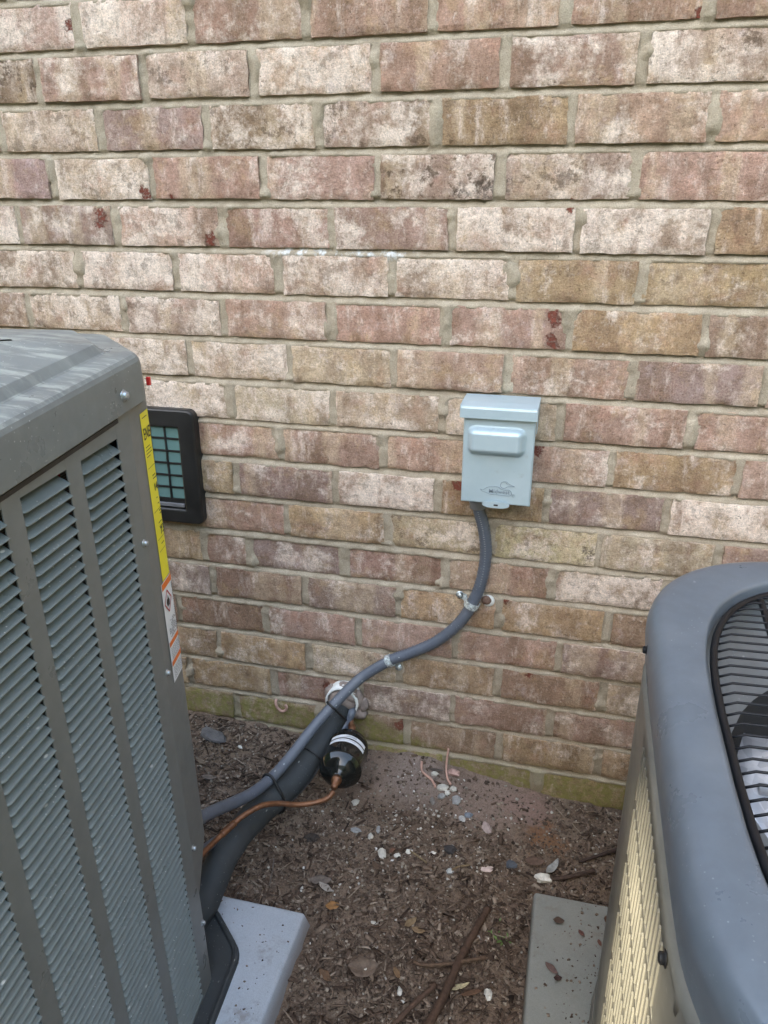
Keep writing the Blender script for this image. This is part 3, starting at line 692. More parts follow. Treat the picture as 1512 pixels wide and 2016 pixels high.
MB().tube(cp, .0050, 12).build("tube", M['copper'], cl)
MB().tube(cp[46:54], .0064, 12).build("coupling", M['copper'], cl)
st = MB().tube(spline([(.080, .0, .176), (.083, -.028, .168), (.087, -.045, .158), (.089, -.052, .155)], 5), .0058, 10)
tag(st.build("copper_stub", M['copper']), "short copper stub from the pipe sleeve into the top of the drier", "pipe")
def tie(label, ia, ib, r2=.0253, wd=.0027):
    a = CS[ia]; t = (CS[ia + 2] - CS[ia - 2]).normalized(); b = min(FS, key=lambda q: abs((q - a).dot(t)) + .2 * (q - a).length)
    b = b - t * (b - a).dot(t); e1 = (b - a).normalized(); e2 = t.cross(e1); D = (b - a).length; pts = []
    ra, rb = .0132, r2; al = math.acos(max(-1, min(1, (ra - rb) / D)))
    for g in np.linspace(al, 2 * math.pi - al, 14): pts.append(a + (e1 * math.cos(g) + e2 * math.sin(g)) * ra)
    for g in np.linspace(-al, al, 16): pts.append(b + (e1 * math.cos(g) + e2 * math.sin(g)) * rb)
    tag(MB().tube(pts, wd, 6, closed=True).build("cable_tie", M['matte_black']), label, "cable tie", "black ties round the conduit and foam pipe")
tie("black tie round conduit and foam pipe, the one nearest the wall", 262, 0)
tie("black tie round conduit and foam pipe, the one nearest the left unit", 336, 0, .0300)
ft = FS[24]; tt = (FS[25] - FS[23]).normalized(); n1 = tt.cross(Vector((0, 0, 1))).normalized(); n2 = n1.cross(tt)
tag(MB().tube([ft + (n1 * math.cos(g) + n2 * math.sin(g)) * .0288 for g in np.linspace(0, 2 * math.pi, 24, endpoint=False)], .002, 6, closed=True).build("cable_tie", M['matte_black']), "black tie round the foam pipe alone, beside the drier", "cable tie", "black ties round the conduit and foam pipe")

# ------------------------------------------------------------------ pads
def pad(name, label, lo, hi, mat, draft):
    mb = MB(); (x0, y0, z0), (x1, y1, z1) = lo, hi; bm = bmesh.new(); bmesh.ops.create_cube(bm, size=1.)
    for v in bm.verts:
        up_ = v.co.z > 0; e = 0 if up_ else draft; v.co = Vector(((x0 - e) if v.co.x < 0 else (x1 + e), (y0 - e) if v.co.y < 0 else (y1 + e), z1 if up_ else z0))
    bmesh.ops.bevel(bm, geom=bm.edges[:], offset=.006, segments=3, profile=.5, affect='EDGES')
    bm.verts.index_update(); mb.add([v.co[:] for v in bm.verts], [[v.index for v in f.verts] for f in bm.faces]); bm.free()
    return tag(mb.build(name, mat, smooth=True), label, "equipment pad")
pad("equipment_pad", "blue grey equipment pad under the left louvered unit", (-.93, -1.24, -.05), (.112, -.424, .045), M['pad_blue'], .022)
pad("equipment_pad", "greenish grey leaf strewn equipment pad under the right unit with the grille", (.494, -1.15, -.05), (1.40, -.283, .045), M['pad_green'], .006)

# ------------------------------------------------------------------ left air conditioner (louvered)
LO = Matrix(((.9975118, -.0697508, -.0102503), (.0696096, .9974824, -.0135401), (.011169, .0127929, .9998558))).to_4x4(); LO.translation = (.0181, -.8155, .9420)
ac = thing("air_conditioner", "tall dark grey louvered air conditioner with yellow energy label on its corner", "air conditioner"); ac.matrix_world = LO
# local: x outwards from the louvered face, y towards the house wall, z up (0 = top of the first louver)
PN = .012638; NL = 70; W0 = .0755
COLS = [.114, .0125, -.089, -.1905]          # left ends of the louver columns nearest the wall; each is W0 wide
MORE = [-.292, -.3935, -.495]
LB = -.897
sp = MB(); th = .0012; ys = [-.53]
for c in sorted(COLS + MORE): ys += [c, c + W0]
ys.append(.2205)
for a in range(0, len(ys), 2): sp.box((-th, ys[a], LB), (0, ys[a + 1], .030))
topz = .0025; botz = -NL * PN + .0012
for c in COLS + MORE: sp.box((-th, c + .0002, topz), (0, c + W0 - .0002, .030)); sp.box((-th, c + .0002, LB), (0, c + W0 - .0002, botz - .0015))
sp.build("side_panel", M['grey'], ac)
def louver_mesh():
    st_ = [(0., 0.), (.0004, .55), (.0022, .90), (.0055, 1.), (W0, 1.)]
    prof = [(-.0210, -.0012), (-.0120, -.0036), (-.0052, -.0074), (.0004, -.0110), (.0024, -.0119), (.0024, -.0128), (-.0010, -.0117)]
    vs_ = []; n = len(prof)
    for (y, k) in st_:
        for (x, z) in prof: vs_.append((x * k + (1 - k) * -.0006, y + .0002, z))
    fs = []
    for a in range(len(st_) - 1):
        for b in range(n - 1): fs.append((a * n + b, a * n + b + 1, (a + 1) * n + b + 1, (a + 1) * n + b))
    return mesh_of("louver", vs_, fs, M['slat'], True)
lm_ = louver_mesh()
for c in COLS:
    for k in range(NL): o = link("louver", lm_, ac, (0, c, -k * PN))
lj = MB(); lv = [v.co[:] for v in lm_.vertices]; lf = [tuple(p.vertices) for p in lm_.polygons]
for c in MORE:
    for k in range(NL): lj.add([(x, y + c, z - k * PN) for x, y, z in lv], lf, True)
o = lj.build("louver", M['slat'], ac); o["kind"] = "stuff"
# what shows through the slots
MB().box((-.052, -.52, LB), (-.022, .18, .01)).build("coil", M['coil'], ac)
cw = MB()
cw.tube(spline([(-.017, .098, .01), (-.016, .094, -.02), (-.018, .090, -.06), (-.016, .086, -.10)], 5), .003, 6); cw.build("red_wire", M['red'], ac)
MB().tube(spline([(-.017, -.004, -.10), (-.016, -.010, -.16), (-.018, -.012, -.22)], 5), .003, 6).build("yellow_wire", M['yellow'], ac)
MB().box((-.70, -.44, LB), (-.06, .30, .02)).build("inner_casing", M['dark'], ac)
# corner panel profile (arc length t -> y, x)
def corner(t, off=0.):
    a = R(7.0); L1 = .057
    if t <= L1: p = Vector((-math.sin(a) * t, .2205 + math.cos(a) * t)); d = a
    else:
        r = .016; amax = R(49); sw = (amax - a); La = r * sw; p0 = Vector((-math.sin(a) * L1, .2205 + math.cos(a) * L1))
        c = p0 + Vector((-math.cos(a), -math.sin(a))) * r
        if t <= L1 + La: d = a + (t - L1) / r; p = c + Vector((math.cos(d), math.sin(d))) * r
        else: d = amax; p = c + Vector((math.cos(d), math.sin(d))) * r + Vector((-math.sin(d), math.cos(d))) * (t - L1 - La)
    n = Vector((math.cos(d), math.sin(d)))
    return p.x + n.x * off, p.y + n.y * off
cpn = MB(); ts = list(np.linspace(0, .057, 6)) + list(np.linspace(.059, .069, 6)) + [.09, .13, .165]
vs_ = []
for t in ts:
    x, y = corner(t); zb = -.655 - max(0, min(.062, (.057 - t) * 1.2)) if t < .065 else -.655
    vs_ += [(x, y, .030), (x, y, zb)]
cpn.add(vs_, [(2 * a, 2 * a + 2, 2 * a + 3, 2 * a + 1) for a in range(len(ts) - 1)], True)
pn_ = cpn.build("corner_panel", M['grey'], ac)
lo_p = MB()
xs = [corner(t) for t in (0., .004)]
lo_p.box((-.0016, .2207, LB), (-.0004, .2262, -.70)); lo_p.box((-.07, .2222, LB), (-.0020, .2236, -.66)); lo_p.build("corner_post", M['grey'], ac)
MB().box((-.12, .235, LB), (-.10, .30, -.60)).build("recess_shade_plate", M['dark'], ac)  # dark plate set in so the valve recess reads as shaded
MB().add([(-.12, .335, LB), (-.72, .36, LB), (-.72, .36, .03), (-.12, .335, .03)], [(0, 1, 2, 3)]).build("rear_panel", M['grey'], ac)
MB().box((-.73, -.52, LB), (-.728, .355, .03)).build("far_panel", M['grey'], ac)
MB().box((-.725, -.525, LB), (-.003, -.522, .03)).build("front_panel", M['grey'], ac)
# lid
def octo(x1, y0, y1, x0, c):
    return [(x1, y0 + c), (x1, y1 - c), (x1 - c * .95, y1), (x0 + c, y1), (x0, y1 - c), (x0, y0 + c), (x0 + c, y0), (x1 - c, y0)]
def inset_poly(P, d):
    n = len(P); out = []
    for i in range(n):
        a, b, c = Vector(P[i - 1]), Vector(P[i]), Vector(P[(i + 1) % n]); d1 = (b - a).normalized(); d2 = (c - b).normalized(); n1 = Vector((-d1.y, d1.x)); n2 = Vector((-d2.y, d2.x))
        m_ = (n1 + n2).normalized(); out.append(tuple(b + m_ * d / max(.3, m_.dot(n1))))
    return out
def roundpoly(P, r, seg=5):
    out = []; n = len(P)
    for i in range(n):
        a, b, c = Vector(P[i - 1]), Vector(P[i]), Vector(P[(i + 1) % n]); p = b + (a - b).normalized() * r; q = b + (c - b).normalized() * r
        for k in range(seg + 1): t = k / seg; out.append(tuple((1 - t) ** 2 * p + 2 * t * (1 - t) * b + t * t * q))
    return out
base = octo(.0075, -.535, .352, -.745, .094)
LIDR = [(.005, .0175, .012), (0, .0175, .012), (0, .056, .012), (.0008, .062, .012), (.003, .0665, .012), (.0065, .0695, .012), (.012, .0712, .012), (.034, .0722, .006), (.0365, .0734, .006), (.0445, .0822, .006), (.047, .0832, .006), (.12, .0900, .01), (.20, .0960, .01)]
def ringset(rings, polyf):
    mb = MB(); first = True; n = None; vs_ = []
    for (d, z, r) in rings:
        P = polyf(d, r); n = len(P); vs_ += [(x, y, z) for x, y in P]
    fs = [(k * n + a, k * n + (a + 1) % n, (k + 1) * n + (a + 1) % n, (k + 1) * n + a) for k in range(len(rings) - 1) for a in range(n)]
    return mb, vs_, fs, n
mb, vs_, fs, n = ringset(LIDR, lambda d, r: roundpoly(inset_poly(base, d), r))
# close with a round fan opening: last ring to circle
cxy = (-.42, -.10); last = len(LIDR) - 1
circ = []
for a in range(n):
    x, y, z = vs_[last * n + a]; d = Vector((x - cxy[0], y - cxy[1])).normalized(); circ.append((cxy[0] + d.x * .13, cxy[1] + d.y * .13, .0970))
b0 = len(vs_); vs_ += circ; vs_ += [(x, y, .06) for x, y, z in circ]
for k in (0,):
    fs += [(last * n + a, last * n + (a + 1) % n, b0 + (a + 1) % n, b0 + a) for a in range(n)]
    fs += [(b0 + a, b0 + (a + 1) % n, b0 + n + (a + 1) % n, b0 + n + a) for a in range(n)]
mb.add(vs_, fs, True); lid = mb.build("lid", M['grey_lid'], ac)
def autosmooth(o, ang=28):
    me = o.data; bm = bmesh.new(); bm.from_mesh(me)
    for e in bm.edges:
        if len(e.link_faces) == 2 and e.calc_face_angle(0) > R(ang): e.smooth = False
    for f in bm.faces: f.smooth = True
    bm.to_mesh(me); bm.free()
autosmooth(lid, 17); lid.rotation_euler = (.045, 0, 0); lid.location = (0, 0, .002)
gw = MB()
for r in np.arange(.02, .13, .014): gw.tube([(cxy[0] + r * math.cos(t), cxy[1] + r * math.sin(t),   .107) for t in np.linspace(0, 2 * math.pi, 28, endpoint=False)], .0016, 5, closed=True)
gw.build("fan_guard", M['black'], ac)
def screw_at(p, nrm, parent, r=.0052, mat='screw'):
    n = Vector(nrm).normalized(); p = Vector(p)
    return MB().lathe([(0, r * 1.45), (.0008, r * 1.45), (.0010, r), (.0045, r), (.0055, r * .7)], p - n * .0005, p + n, 6).build("screw", M[mat], parent)
screw_at((.0075, .203, .047), (1, 0, 0), ac, .0050)
for (y, z) in ((.2135, -.134), (.224, -.323), (.2265, -.625), (.2215, -.768)):
    x = 0 if y < .2205 else corner(y - .2205)[0]; screw_at((x, y, z), (1, .05, 0), ac, .0036)
o = MB().box((-.0004, -.52, .0082), (.0010, .196, .0128)).build("seam_shade", M['ink'], ac); o.rotation_euler = (.045, 0, 0); o.location = (0, 0, .0015)  # black strip painting in the shade line below the lid
# labels on the corner
def panel_patch(t0, t1, z0, z1, off, n=14):
    mb = MB(); vs_ = []
    for i in range(n + 1):
        x, y = corner(t0 + (t1 - t0) * i / n, off); vs_ += [(x, y, z1), (x, y, z0)]
    mb.add(vs_, [(2 * i, 2 * i + 2, 2 * i + 3, 2 * i + 1) for i in range(n)]); return mb
def panel_text(mb, txt, size, t0, z0, off, bold=0., sx=1.):
    v, f = text_geo(txt, size, bold); P = []
    for (x, y, z) in v: a, b = corner(t0 + x * sx, off); P.append((a, b, z0 + y))
    mb.add(P, f)
TY = .0315
yl_ = panel_patch(TY, TY + .125, -.206, .012, .0006).build("energy_label", M['yellow'], ac)
pt = MB(); panel_text(pt, "ENERGYGUIDE", .0200, TY + .0025, -.0205, .0012, .0001, .62); pt.build("lettering", M['ink'], yl_)
ln = MB()
def dash(t0, t1, z, h, off=.0012):
    p = panel_patch(t0, t1, z - h / 2, z + h / 2, off, 4); ln.add(p.v, p.f)
for z, L_ in ((.006, .016), (-.030, .014), (-.034, .018), (-.038, .018), (-.042, .012)): dash(TY + .004, TY + .004 + L_, z, .0009)
for z in (-.056, -.113, -.150, -.166): dash(TY + .003, TY + .10, z, .0006)
for z, a, L_ in ((-.068, .013, .010), (-.072, .013, .012), (-.098, .016, .004), (-.106, .018, .006), (-.116, .019, .010), (-.120, .020, .008), (-.130, .012, .012), (-.136, .014, .016), (-.158, .012, .010)): dash(TY + a, TY + a + L_, z, .0012)
ln.build("print_lines", M['ink'], yl_)
pn2 = MB(); panel_text(pn2, "14.5", .0125, TY + .013, -.088, .0012, .0004); panel_text(pn2, "7.5", .0125, TY + .015, -.146, .0012, .0004); pn2.build("lettering", M['ink'], yl_)
TW = .0225
wl_ = panel_patch(TW, TW + .10, -.352, -.2065, .0009).build("warning_label", M['label_white'], ac)
ob = MB()
for z0, z1 in ((-.2165, -.2075), (-.299, -.292), (-.328, -.321)):
    panel_patch(TW + .0015, TW + .0985, z0, z1, .0014).build("orange_band", M['orange'], wl_)
dm = MB()
def pline(pts, wd, off=.0015):
    for (a, b) in zip(pts[:-1], pts[1:]):
        d = Vector((b[0] - a[0], b[1] - a[1])).normalized(); n_ = Vector((-d.y, d.x)) * wd / 2
        q = [(a[0] + n_.x, a[1] + n_.y), (b[0] + n_.x, b[1] + n_.y), (b[0] - n_.x, b[1] - n_.y), (a[0] - n_.x, a[1] - n_.y)]
        dm.add([(*corner(t, off), z) for t, z in q], [(0, 1, 2, 3)])
cx_, cz_ = TW + .0165, -.237
pline([(cx_, cz_ + .0155), (cx_ + .0125, cz_), (cx_, cz_ - .0155), (cx_ - .0125, cz_), (cx_, cz_ + .0155)], .0019); dm.build("hazard_diamond", M['redprint'], wl_)
fl = MB(); fl.add([(*corner(cx_ + a, .0015), cz_ + b) for a, b in ((-.004, -.007), (.004, -.007), (.0055, -.001), (.003, .003), (.001, .0085), (-.001, .003), (-.0035, .004), (-.0055, -.001))], [tuple(range(8))]); fl.build("flame_mark", M['ink'], wl_)
tx = MB()
ln = MB()
rg = random.Random(4)
for a in range(24):
    z = -.221 - a * .0029
    t = TW + (.034 if z > -.262 else .008)
    while t < TW + .09:
        L_ = rg.uniform(.0015, .005); 
        if rg.random() < .8: dash(t, t + L_, z, .0014, .0014)
        t += L_ + .0012
for a in range(7):
    for (zz) in (-.3025 - a * .0026, -.332 - a * .0026):
        t = TW + .005
        while t < TW + .09:
            L_ = rg.uniform(.002, .006); dash(t, t + L_, zz, .0008, .0014); t += L_ + .0016
ln.build("print_lines", M['ink_grey'], wl_)
MB().box((-.003, .2770, .040), (.002, .2812, .050), .001).build("red_tag", M['red'], ac).rotation_euler = (0, 0, 0)
# base pan
bp = octo(.030, -.56, .352, -.77, .075)
mb, vs_, fs, n = ringset([(0, -.925, .02), (-.001, -.900, .02), (.001, -.8905, .02), (.004, -.8885, .02), (.008, -.8905, .02), (.010, -.8965, .02), (.06, -.8975, .02)], lambda d, r: roundpoly(inset_poly(bp, d), r, 4))
fs.append(tuple((len(vs_) // n - 1) * n + a for a in range(n))); mb.add(vs_, fs, False); bpo = mb.build("base_pan", M['foam'], ac); autosmooth(bpo, 40)
bv = MB().lathe([(0, .004), (.004, .006), (.016, .006), (.018, .0045), (.021, .002)], (-.045, .270, -.735), (-.030, .262, -.715), 8); bv.build("brass_cap", M['brass'], ac)
MB().tube(spline([(-.05, .262, -.80), (-.034, .258, -.785), (-.026, .250, -.80), (-.024, .243, -.825), (-.03, .235, -.85)], 5), .003, 7).build("red_wire", M['red'], ac)

# ------------------------------------------------------------------ right air conditioner (wire grille)
ra = thing("air_conditioner", "slate grey air conditioner with rounded lid and black wire grille over its fan", "air conditioner", (.935, -.730, 0))
RX, RY = .935, -.730
FX, FY = -.03, .085
def rrect(hx, hy, r0, seg=10):
    P = []
    for (sx, sy, a0) in ((1, 1, 0), (-1, 1, 90), (-1, -1, 180), (1, -1, 270)):
        r = r0 if sy > 0 else r0 + .07
        for k in range(seg + 1): a = R(a0 + 90 * k / seg); P.append((sx * (hx - r) + r * math.cos(a), sy * (hy - r) + r * math.sin(a)))
    return P
def selli(hx, hy, e, n=44):
    P = []
    for k in range(n):
        a = 2 * math.pi * (k + .5) / n; c, s_ = math.cos(a), math.sin(a); P.append((hx * math.copysign(abs(c) ** (2 / e), c), hy * math.copysign(abs(s_) ** (2 / e), s_)))
    return P
BHX, BHY, BR_ = .343, .400, .19
BRS = {1: .19, -1: .26}
# lid: rings of 44 points
rings = []
def rr44(d, r): return [(x + .013, y + .012) for x, y in rrect(BHX + d, BHY + d + .008, r, 10)]
for d, z, r in ((.004, .655, .195), (.0095, .656, .20), (.0105, .664, .20), (.0140, .690, .205), (.0155, .704, .205), (.0150, .717, .20), (.0115, .729, .195), (.005, .7370, .185), (-.006, .7412, .175), (-.018, .7425, .165)):
    rings.append([(x, y, z) for x, y in rr44(d, r)])
op = [(x + .018, y + .012) for x, y in selli(.314, .372, 3.2)]; 
def reorder(P):           # start angle matching the rounded rectangle
    return sorted(P, key=lambda q: math.atan2(q[1], q[0]) % (2 * math.pi))
rings = [sorted(Rg, key=lambda q: math.atan2(q[1], q[0]) % (2 * math.pi)) for Rg in rings]
for sx, z in ((1.02, .7420), (1.006, .7408), (1.0, .7382), (.998, .731), (.999, .7225)):
    rings.append([(.018 + (x - .018) * sx, .012 + (y - .012) * sx, z) for x, y in reorder(op)])
n = 44; vs_ = [q for Rg in rings for q in Rg]
fs = [(k * n + a, k * n + (a + 1) % n, (k + 1) * n + (a + 1) % n, (k + 1) * n + a) for k in range(len(rings) - 1) for a in range(n)]
mb = MB(); mb.add(vs_, fs, True); rl = mb.build("lid", M['blue'], ra)
sub = rl.modifiers.new("smooth", 'SUBSURF'); sub.levels = 1; sub.render_levels = 2
# shroud from opening to the fan hole
vs_ = [(x * .998, y * .998, .7235) for x, y in reorder(op)]; sh = []
P1 = reorder(op); 
for k_, (q, z) in enumerate(((.985, .700), (.94, .680))): vs_ += [(x * q, y * q, z) for x, y in P1]
for r, z in ((.252, .664), (.240, .655), (.232, .648)):
    vs_ += [((-.03 if r < .26 else 0) + r * math.cos(math.atan2(y, x)), .085 + r * math.sin(math.atan2(y, x)), z) for x, y in P1]
fs = [(k * n + a, k * n + (a + 1) % n, (k + 1) * n + (a + 1) % n, (k + 1) * n + a) for k in range(5) for a in range(n)]
mb = MB(); mb.add(vs_, fs, True); so_ = mb.build("shroud", M['shroud'], ra)
MB().lathe([(0, .02), (.001, .2325), (.216, .2325), (.2165, .2345), (.002, .2345)], (FX, FY, .43), (FX, FY, .70), 44).build("fan_well", M['dark'], ra)
# grille
NW = 43
def half_w(y): 
    k_ = min(1, abs(y) / .366); return .311 * (1 - k_ ** 3.2) ** (1 / 3.2)
gm_ = {}
for k in range(NW):
    y = -.354 + k * .708 / (NW - 1); hw = half_w(y) - .009
    if hw < .02: continue
    if k % 1 == 0:
        pts = [(.018 - hw, y + .012, .7290), (.018 - hw + .012, y + .012, .7345), (.018 - hw * .5, y + .012, .7390), (.018, y + .012, .7405), (.018 + hw * .5, y + .012, .7390), (.018 + hw - .012, y + .012, .7345), (.018 + hw, y + .012, .7290)]
        MB().tube(pts, .00135, 7).build("grille_wire", M['black'], ra)
ringp = [(.018 + (x - .018) * .972, .012 + (y - .012) * .972, .7300) for x, y in [(x + .018, y + .012) for x, y in reorder(selli(.314, .372, 3.2, 72))]]
MB().tube(ringp, .0042, 8, closed=True).build("grille_ring", M['black'], ra)
for xb in (-.245, -.08, .08, .245):
    hy = .362 * (1 - min(1, abs(xb) / .312) ** 3.2) ** (1 / 3.2)
    MB().tube([(.018 + xb * (1 - .08 * t), .012 + t * hy, .7315 + .004 * (1 - t * t)) for t in np.linspace(-1, 1, 15)], .0042, 8).build("grille_bar", M['black'], ra)
# fan
fan = MB(); 
def blade(a0):
    vs_ = []; nr_, na = 7, 6
    for i in range(nr_):
        r = .070 + (.222 - .070) * i / (nr_ - 1); sweep = .20 * (i / (nr_ - 1)) ** 1.3; wd = .62 + .18 * i / (nr_ - 1)
        for j in range(na):
            a = a0 + sweep + wd * (j / (na - 1) - .5); z = .615 + .026 - .052 * j / (na - 1) - .004 * (2 * j / (na - 1) - 1) ** 2
            vs_.append((FX + r * math.cos(a), FY + r * math.sin(a), z))
    return vs_, [(i * na + j, i * na + j + 1, (i + 1) * na + j + 1, (i + 1) * na + j) for i in range(nr_ - 1) for j in range(na - 1)]
for k in range(3):
    v, f = blade(R(169 + 120 * k)); b = MB(); b.add(v, f, True); bo = b.build("fan_blade", M['galv'], ra)
    md = bo.modifiers.new("thick", 'SOLIDIFY'); md.thickness = .0016
    a = R(169 + 120 * k); rb = MB(); rb.tube([(FX + (.065 + .135 * t) * math.cos(a + .02 + .1 * t), FY + (.065 + .135 * t) * math.sin(a + .02 + .1 * t), .6205) for t in np.linspace(0, 1, 6)], .006, 8); rb.build("blade_rib", M['galv'], bo)
MB().lathe([(0, .03), (.002, .075), (.02, .078), (.09, .078), (.10, .07), (.101, .02)], (FX, FY, .60), (FX, FY, .74), 28).build("motor", M['dark'], ra)
# body: bands with vertical slats between, dark coil behind
inner = rrect(BHX - .030, BHY - .030, .16, 10); vs_ = [(x, y, z) for z in (.06, .66) for x, y in inner]; mb = MB(); mb.add(vs_, [(a, (a + 1) % n, n + (a + 1) % n, n + a) for a in range(n)], True); mb.build("coil", M['coil'], ra)
ZB = [.060, .077, .1535, .2335, .3135, .3935, .4735, .5535, .640]
outer = rrect(BHX, BHY, BR_, 10)
for z in ZB[1:-1]:
    mb = MB(); vs_ = [(x * q, y * q, zz) for (q, zz) in ((.985, z - .005), (1., z - .005), (1.0005, z), (1., z + .005), (.985, z + .005)) for x, y in outer]
    mb.add(vs_, [(k * n + a, k * n + (a + 1) % n, (k + 1) * n + (a + 1) % n, (k + 1) * n + a) for k in range(4) for a in range(n)], True); mb.build("band", M['side'], ra)
mb = MB(); vs_ = [(x * q, y * q, zz) for (q, zz) in ((.98, .044), (1.012, .046), (1.012, .074), (1., .078), (.98, .078)) for x, y in outer]
mb.add(vs_, [(k * n + a, k * n + (a + 1) % n, (k + 1) * n + (a + 1) % n, (k + 1) * n + a) for k in range(4) for a in range(n)], True); mb.build("base_pan", M['side'], ra)
mb = MB(); vs_ = [(x * q, y * q, zz) for (q, zz) in ((.98, .628), (1., .630), (1.001, .662), (.98, .664)) for x, y in outer]
mb.add(vs_, [(k * n + a, k * n + (a + 1) % n, (k + 1) * n + (a + 1) % n, (k + 1) * n + a) for k in range(3) for a in range(n)], True); mb.build("top_rail", M['side'], ra)
# perimeter walk for slats
per = []; out2 = outer + [outer[0]]; acc = 0
step_ = .0165
def walk():
    pos_ = []; carry = 0.
    for a in range(len(out2) - 1):
        A_, B_ = Vector(out2[a]), Vector(out2[a + 1]); L_ = (B_ - A_).length; d = (B_ - A_) / max(L_, 1e-9); t = carry
        while t < L_: pos_.append((A_ + d * t, d)); t += step_
        carry = t - L_
    return pos_
SLQ = [(-.0017, .0017), (.0013, .0017), (.0022, -.0002), (-.0019, -.0002)]
mb = MB(); mb.add([(x * .9992, y * .9992, z) for z in (.07, .645) for x, y in outer], [(a, (a + 1) % n, n + (a + 1) % n, n + a) for a in range(n)], True); mb.build('slat_panel', M['side'], ra)
cpst = MB()
for (sx, sy, a0) in ((1, 1, 0), (-1, 1, 90), (-1, -1, 180), (1, -1, 270)):
    cq = []; EX = .076 if sy > 0 else .004; BR_ = BRS[sy]
    for k_ in range(-1, 14):
        if k_ < 0: a = R(a0); p = (sx * (BHX - BR_) + BR_ * math.cos(a), sy * (BHY - BR_) + BR_ * math.sin(a)); t_ = (math.sin(a), -math.cos(a)); cq.append((p[0] + t_[0] * EX, p[1] + t_[1] * EX))
        elif k_ == 13: a = R(a0 + 90); p = (sx * (BHX - BR_) + BR_ * math.cos(a), sy * (BHY - BR_) + BR_ * math.sin(a)); t_ = (-math.sin(a), math.cos(a)); cq.append((p[0] + t_[0] * EX, p[1] + t_[1] * EX))
        else: a = R(a0 + 90 * k_ / 12); cq.append((sx * (BHX - BR_) + BR_ * math.cos(a), sy * (BHY - BR_) + BR_ * math.sin(a)))
    mb = MB(); mb.add([(x * 1.0005, y * 1.0005, z) for z in (.07, .645) for x, y in cq], [(a, a + 1, len(cq) + a + 1, len(cq) + a) for a in range(len(cq) - 1)], True); mb.build("corner_post", M['side'], ra)
stf = MB(); cnt = 0; slm = {}
for (p, d) in walk():
    if not (abs(p.x) < .08 or -.138 < p.y < .128): continue
    ang = math.atan2(d.y, d.x)
    for r_i in range(1, len(ZB) - 1):
        z0, z1 = ZB[r_i] + .0080, ZB[r_i + 1] - .0080
        ind = (p.x < -.335 and -.15 < p.y < .13 and r_i >= 1)
        key = round(z1 - z0, 4)
        if key not in slm:
            Hh = key; q = SLQ
            slm[key] = ([(x, y, z) for z in (0, Hh) for x, y in q], [(0, 1, 5, 4), (1, 2, 6, 5), (2, 3, 7, 6), (3, 0, 4, 7), (0, 3, 2, 1), (4, 5, 6, 7)], mesh_of("side_slat", [(x, y, z) for z in (0, Hh) for x, y in q], [(0, 1, 5, 4), (1, 2, 6, 5), (2, 3, 7, 6), (3, 0, 4, 7), (0, 3, 2, 1), (4, 5, 6, 7)], M['side']))
        v, f, me = slm[key]
        if ind and cnt < 295:
            o = link("side_slat", me, ra, (p.x, p.y, z0)); o.rotation_euler = (0, 0, ang + math.pi); cnt += 1
        else:
            c_, s_ = math.cos(ang + math.pi), math.sin(ang + math.pi); stf.add([(p.x + x * c_ - y * s_, p.y + x * s_ + y * c_, z0 + z) for x, y, z in v], f)
o = stf.build("side_slat", M['side'], ra, recalc=False); o["kind"] = "stuff"
for (x, y, z) in ((-.3440, .205, .706), (-.3335, .165, .648), (-.3440, -.145, .640)): screw_at((x, y, z), (-1, 0, 0), ra, .005, 'black')

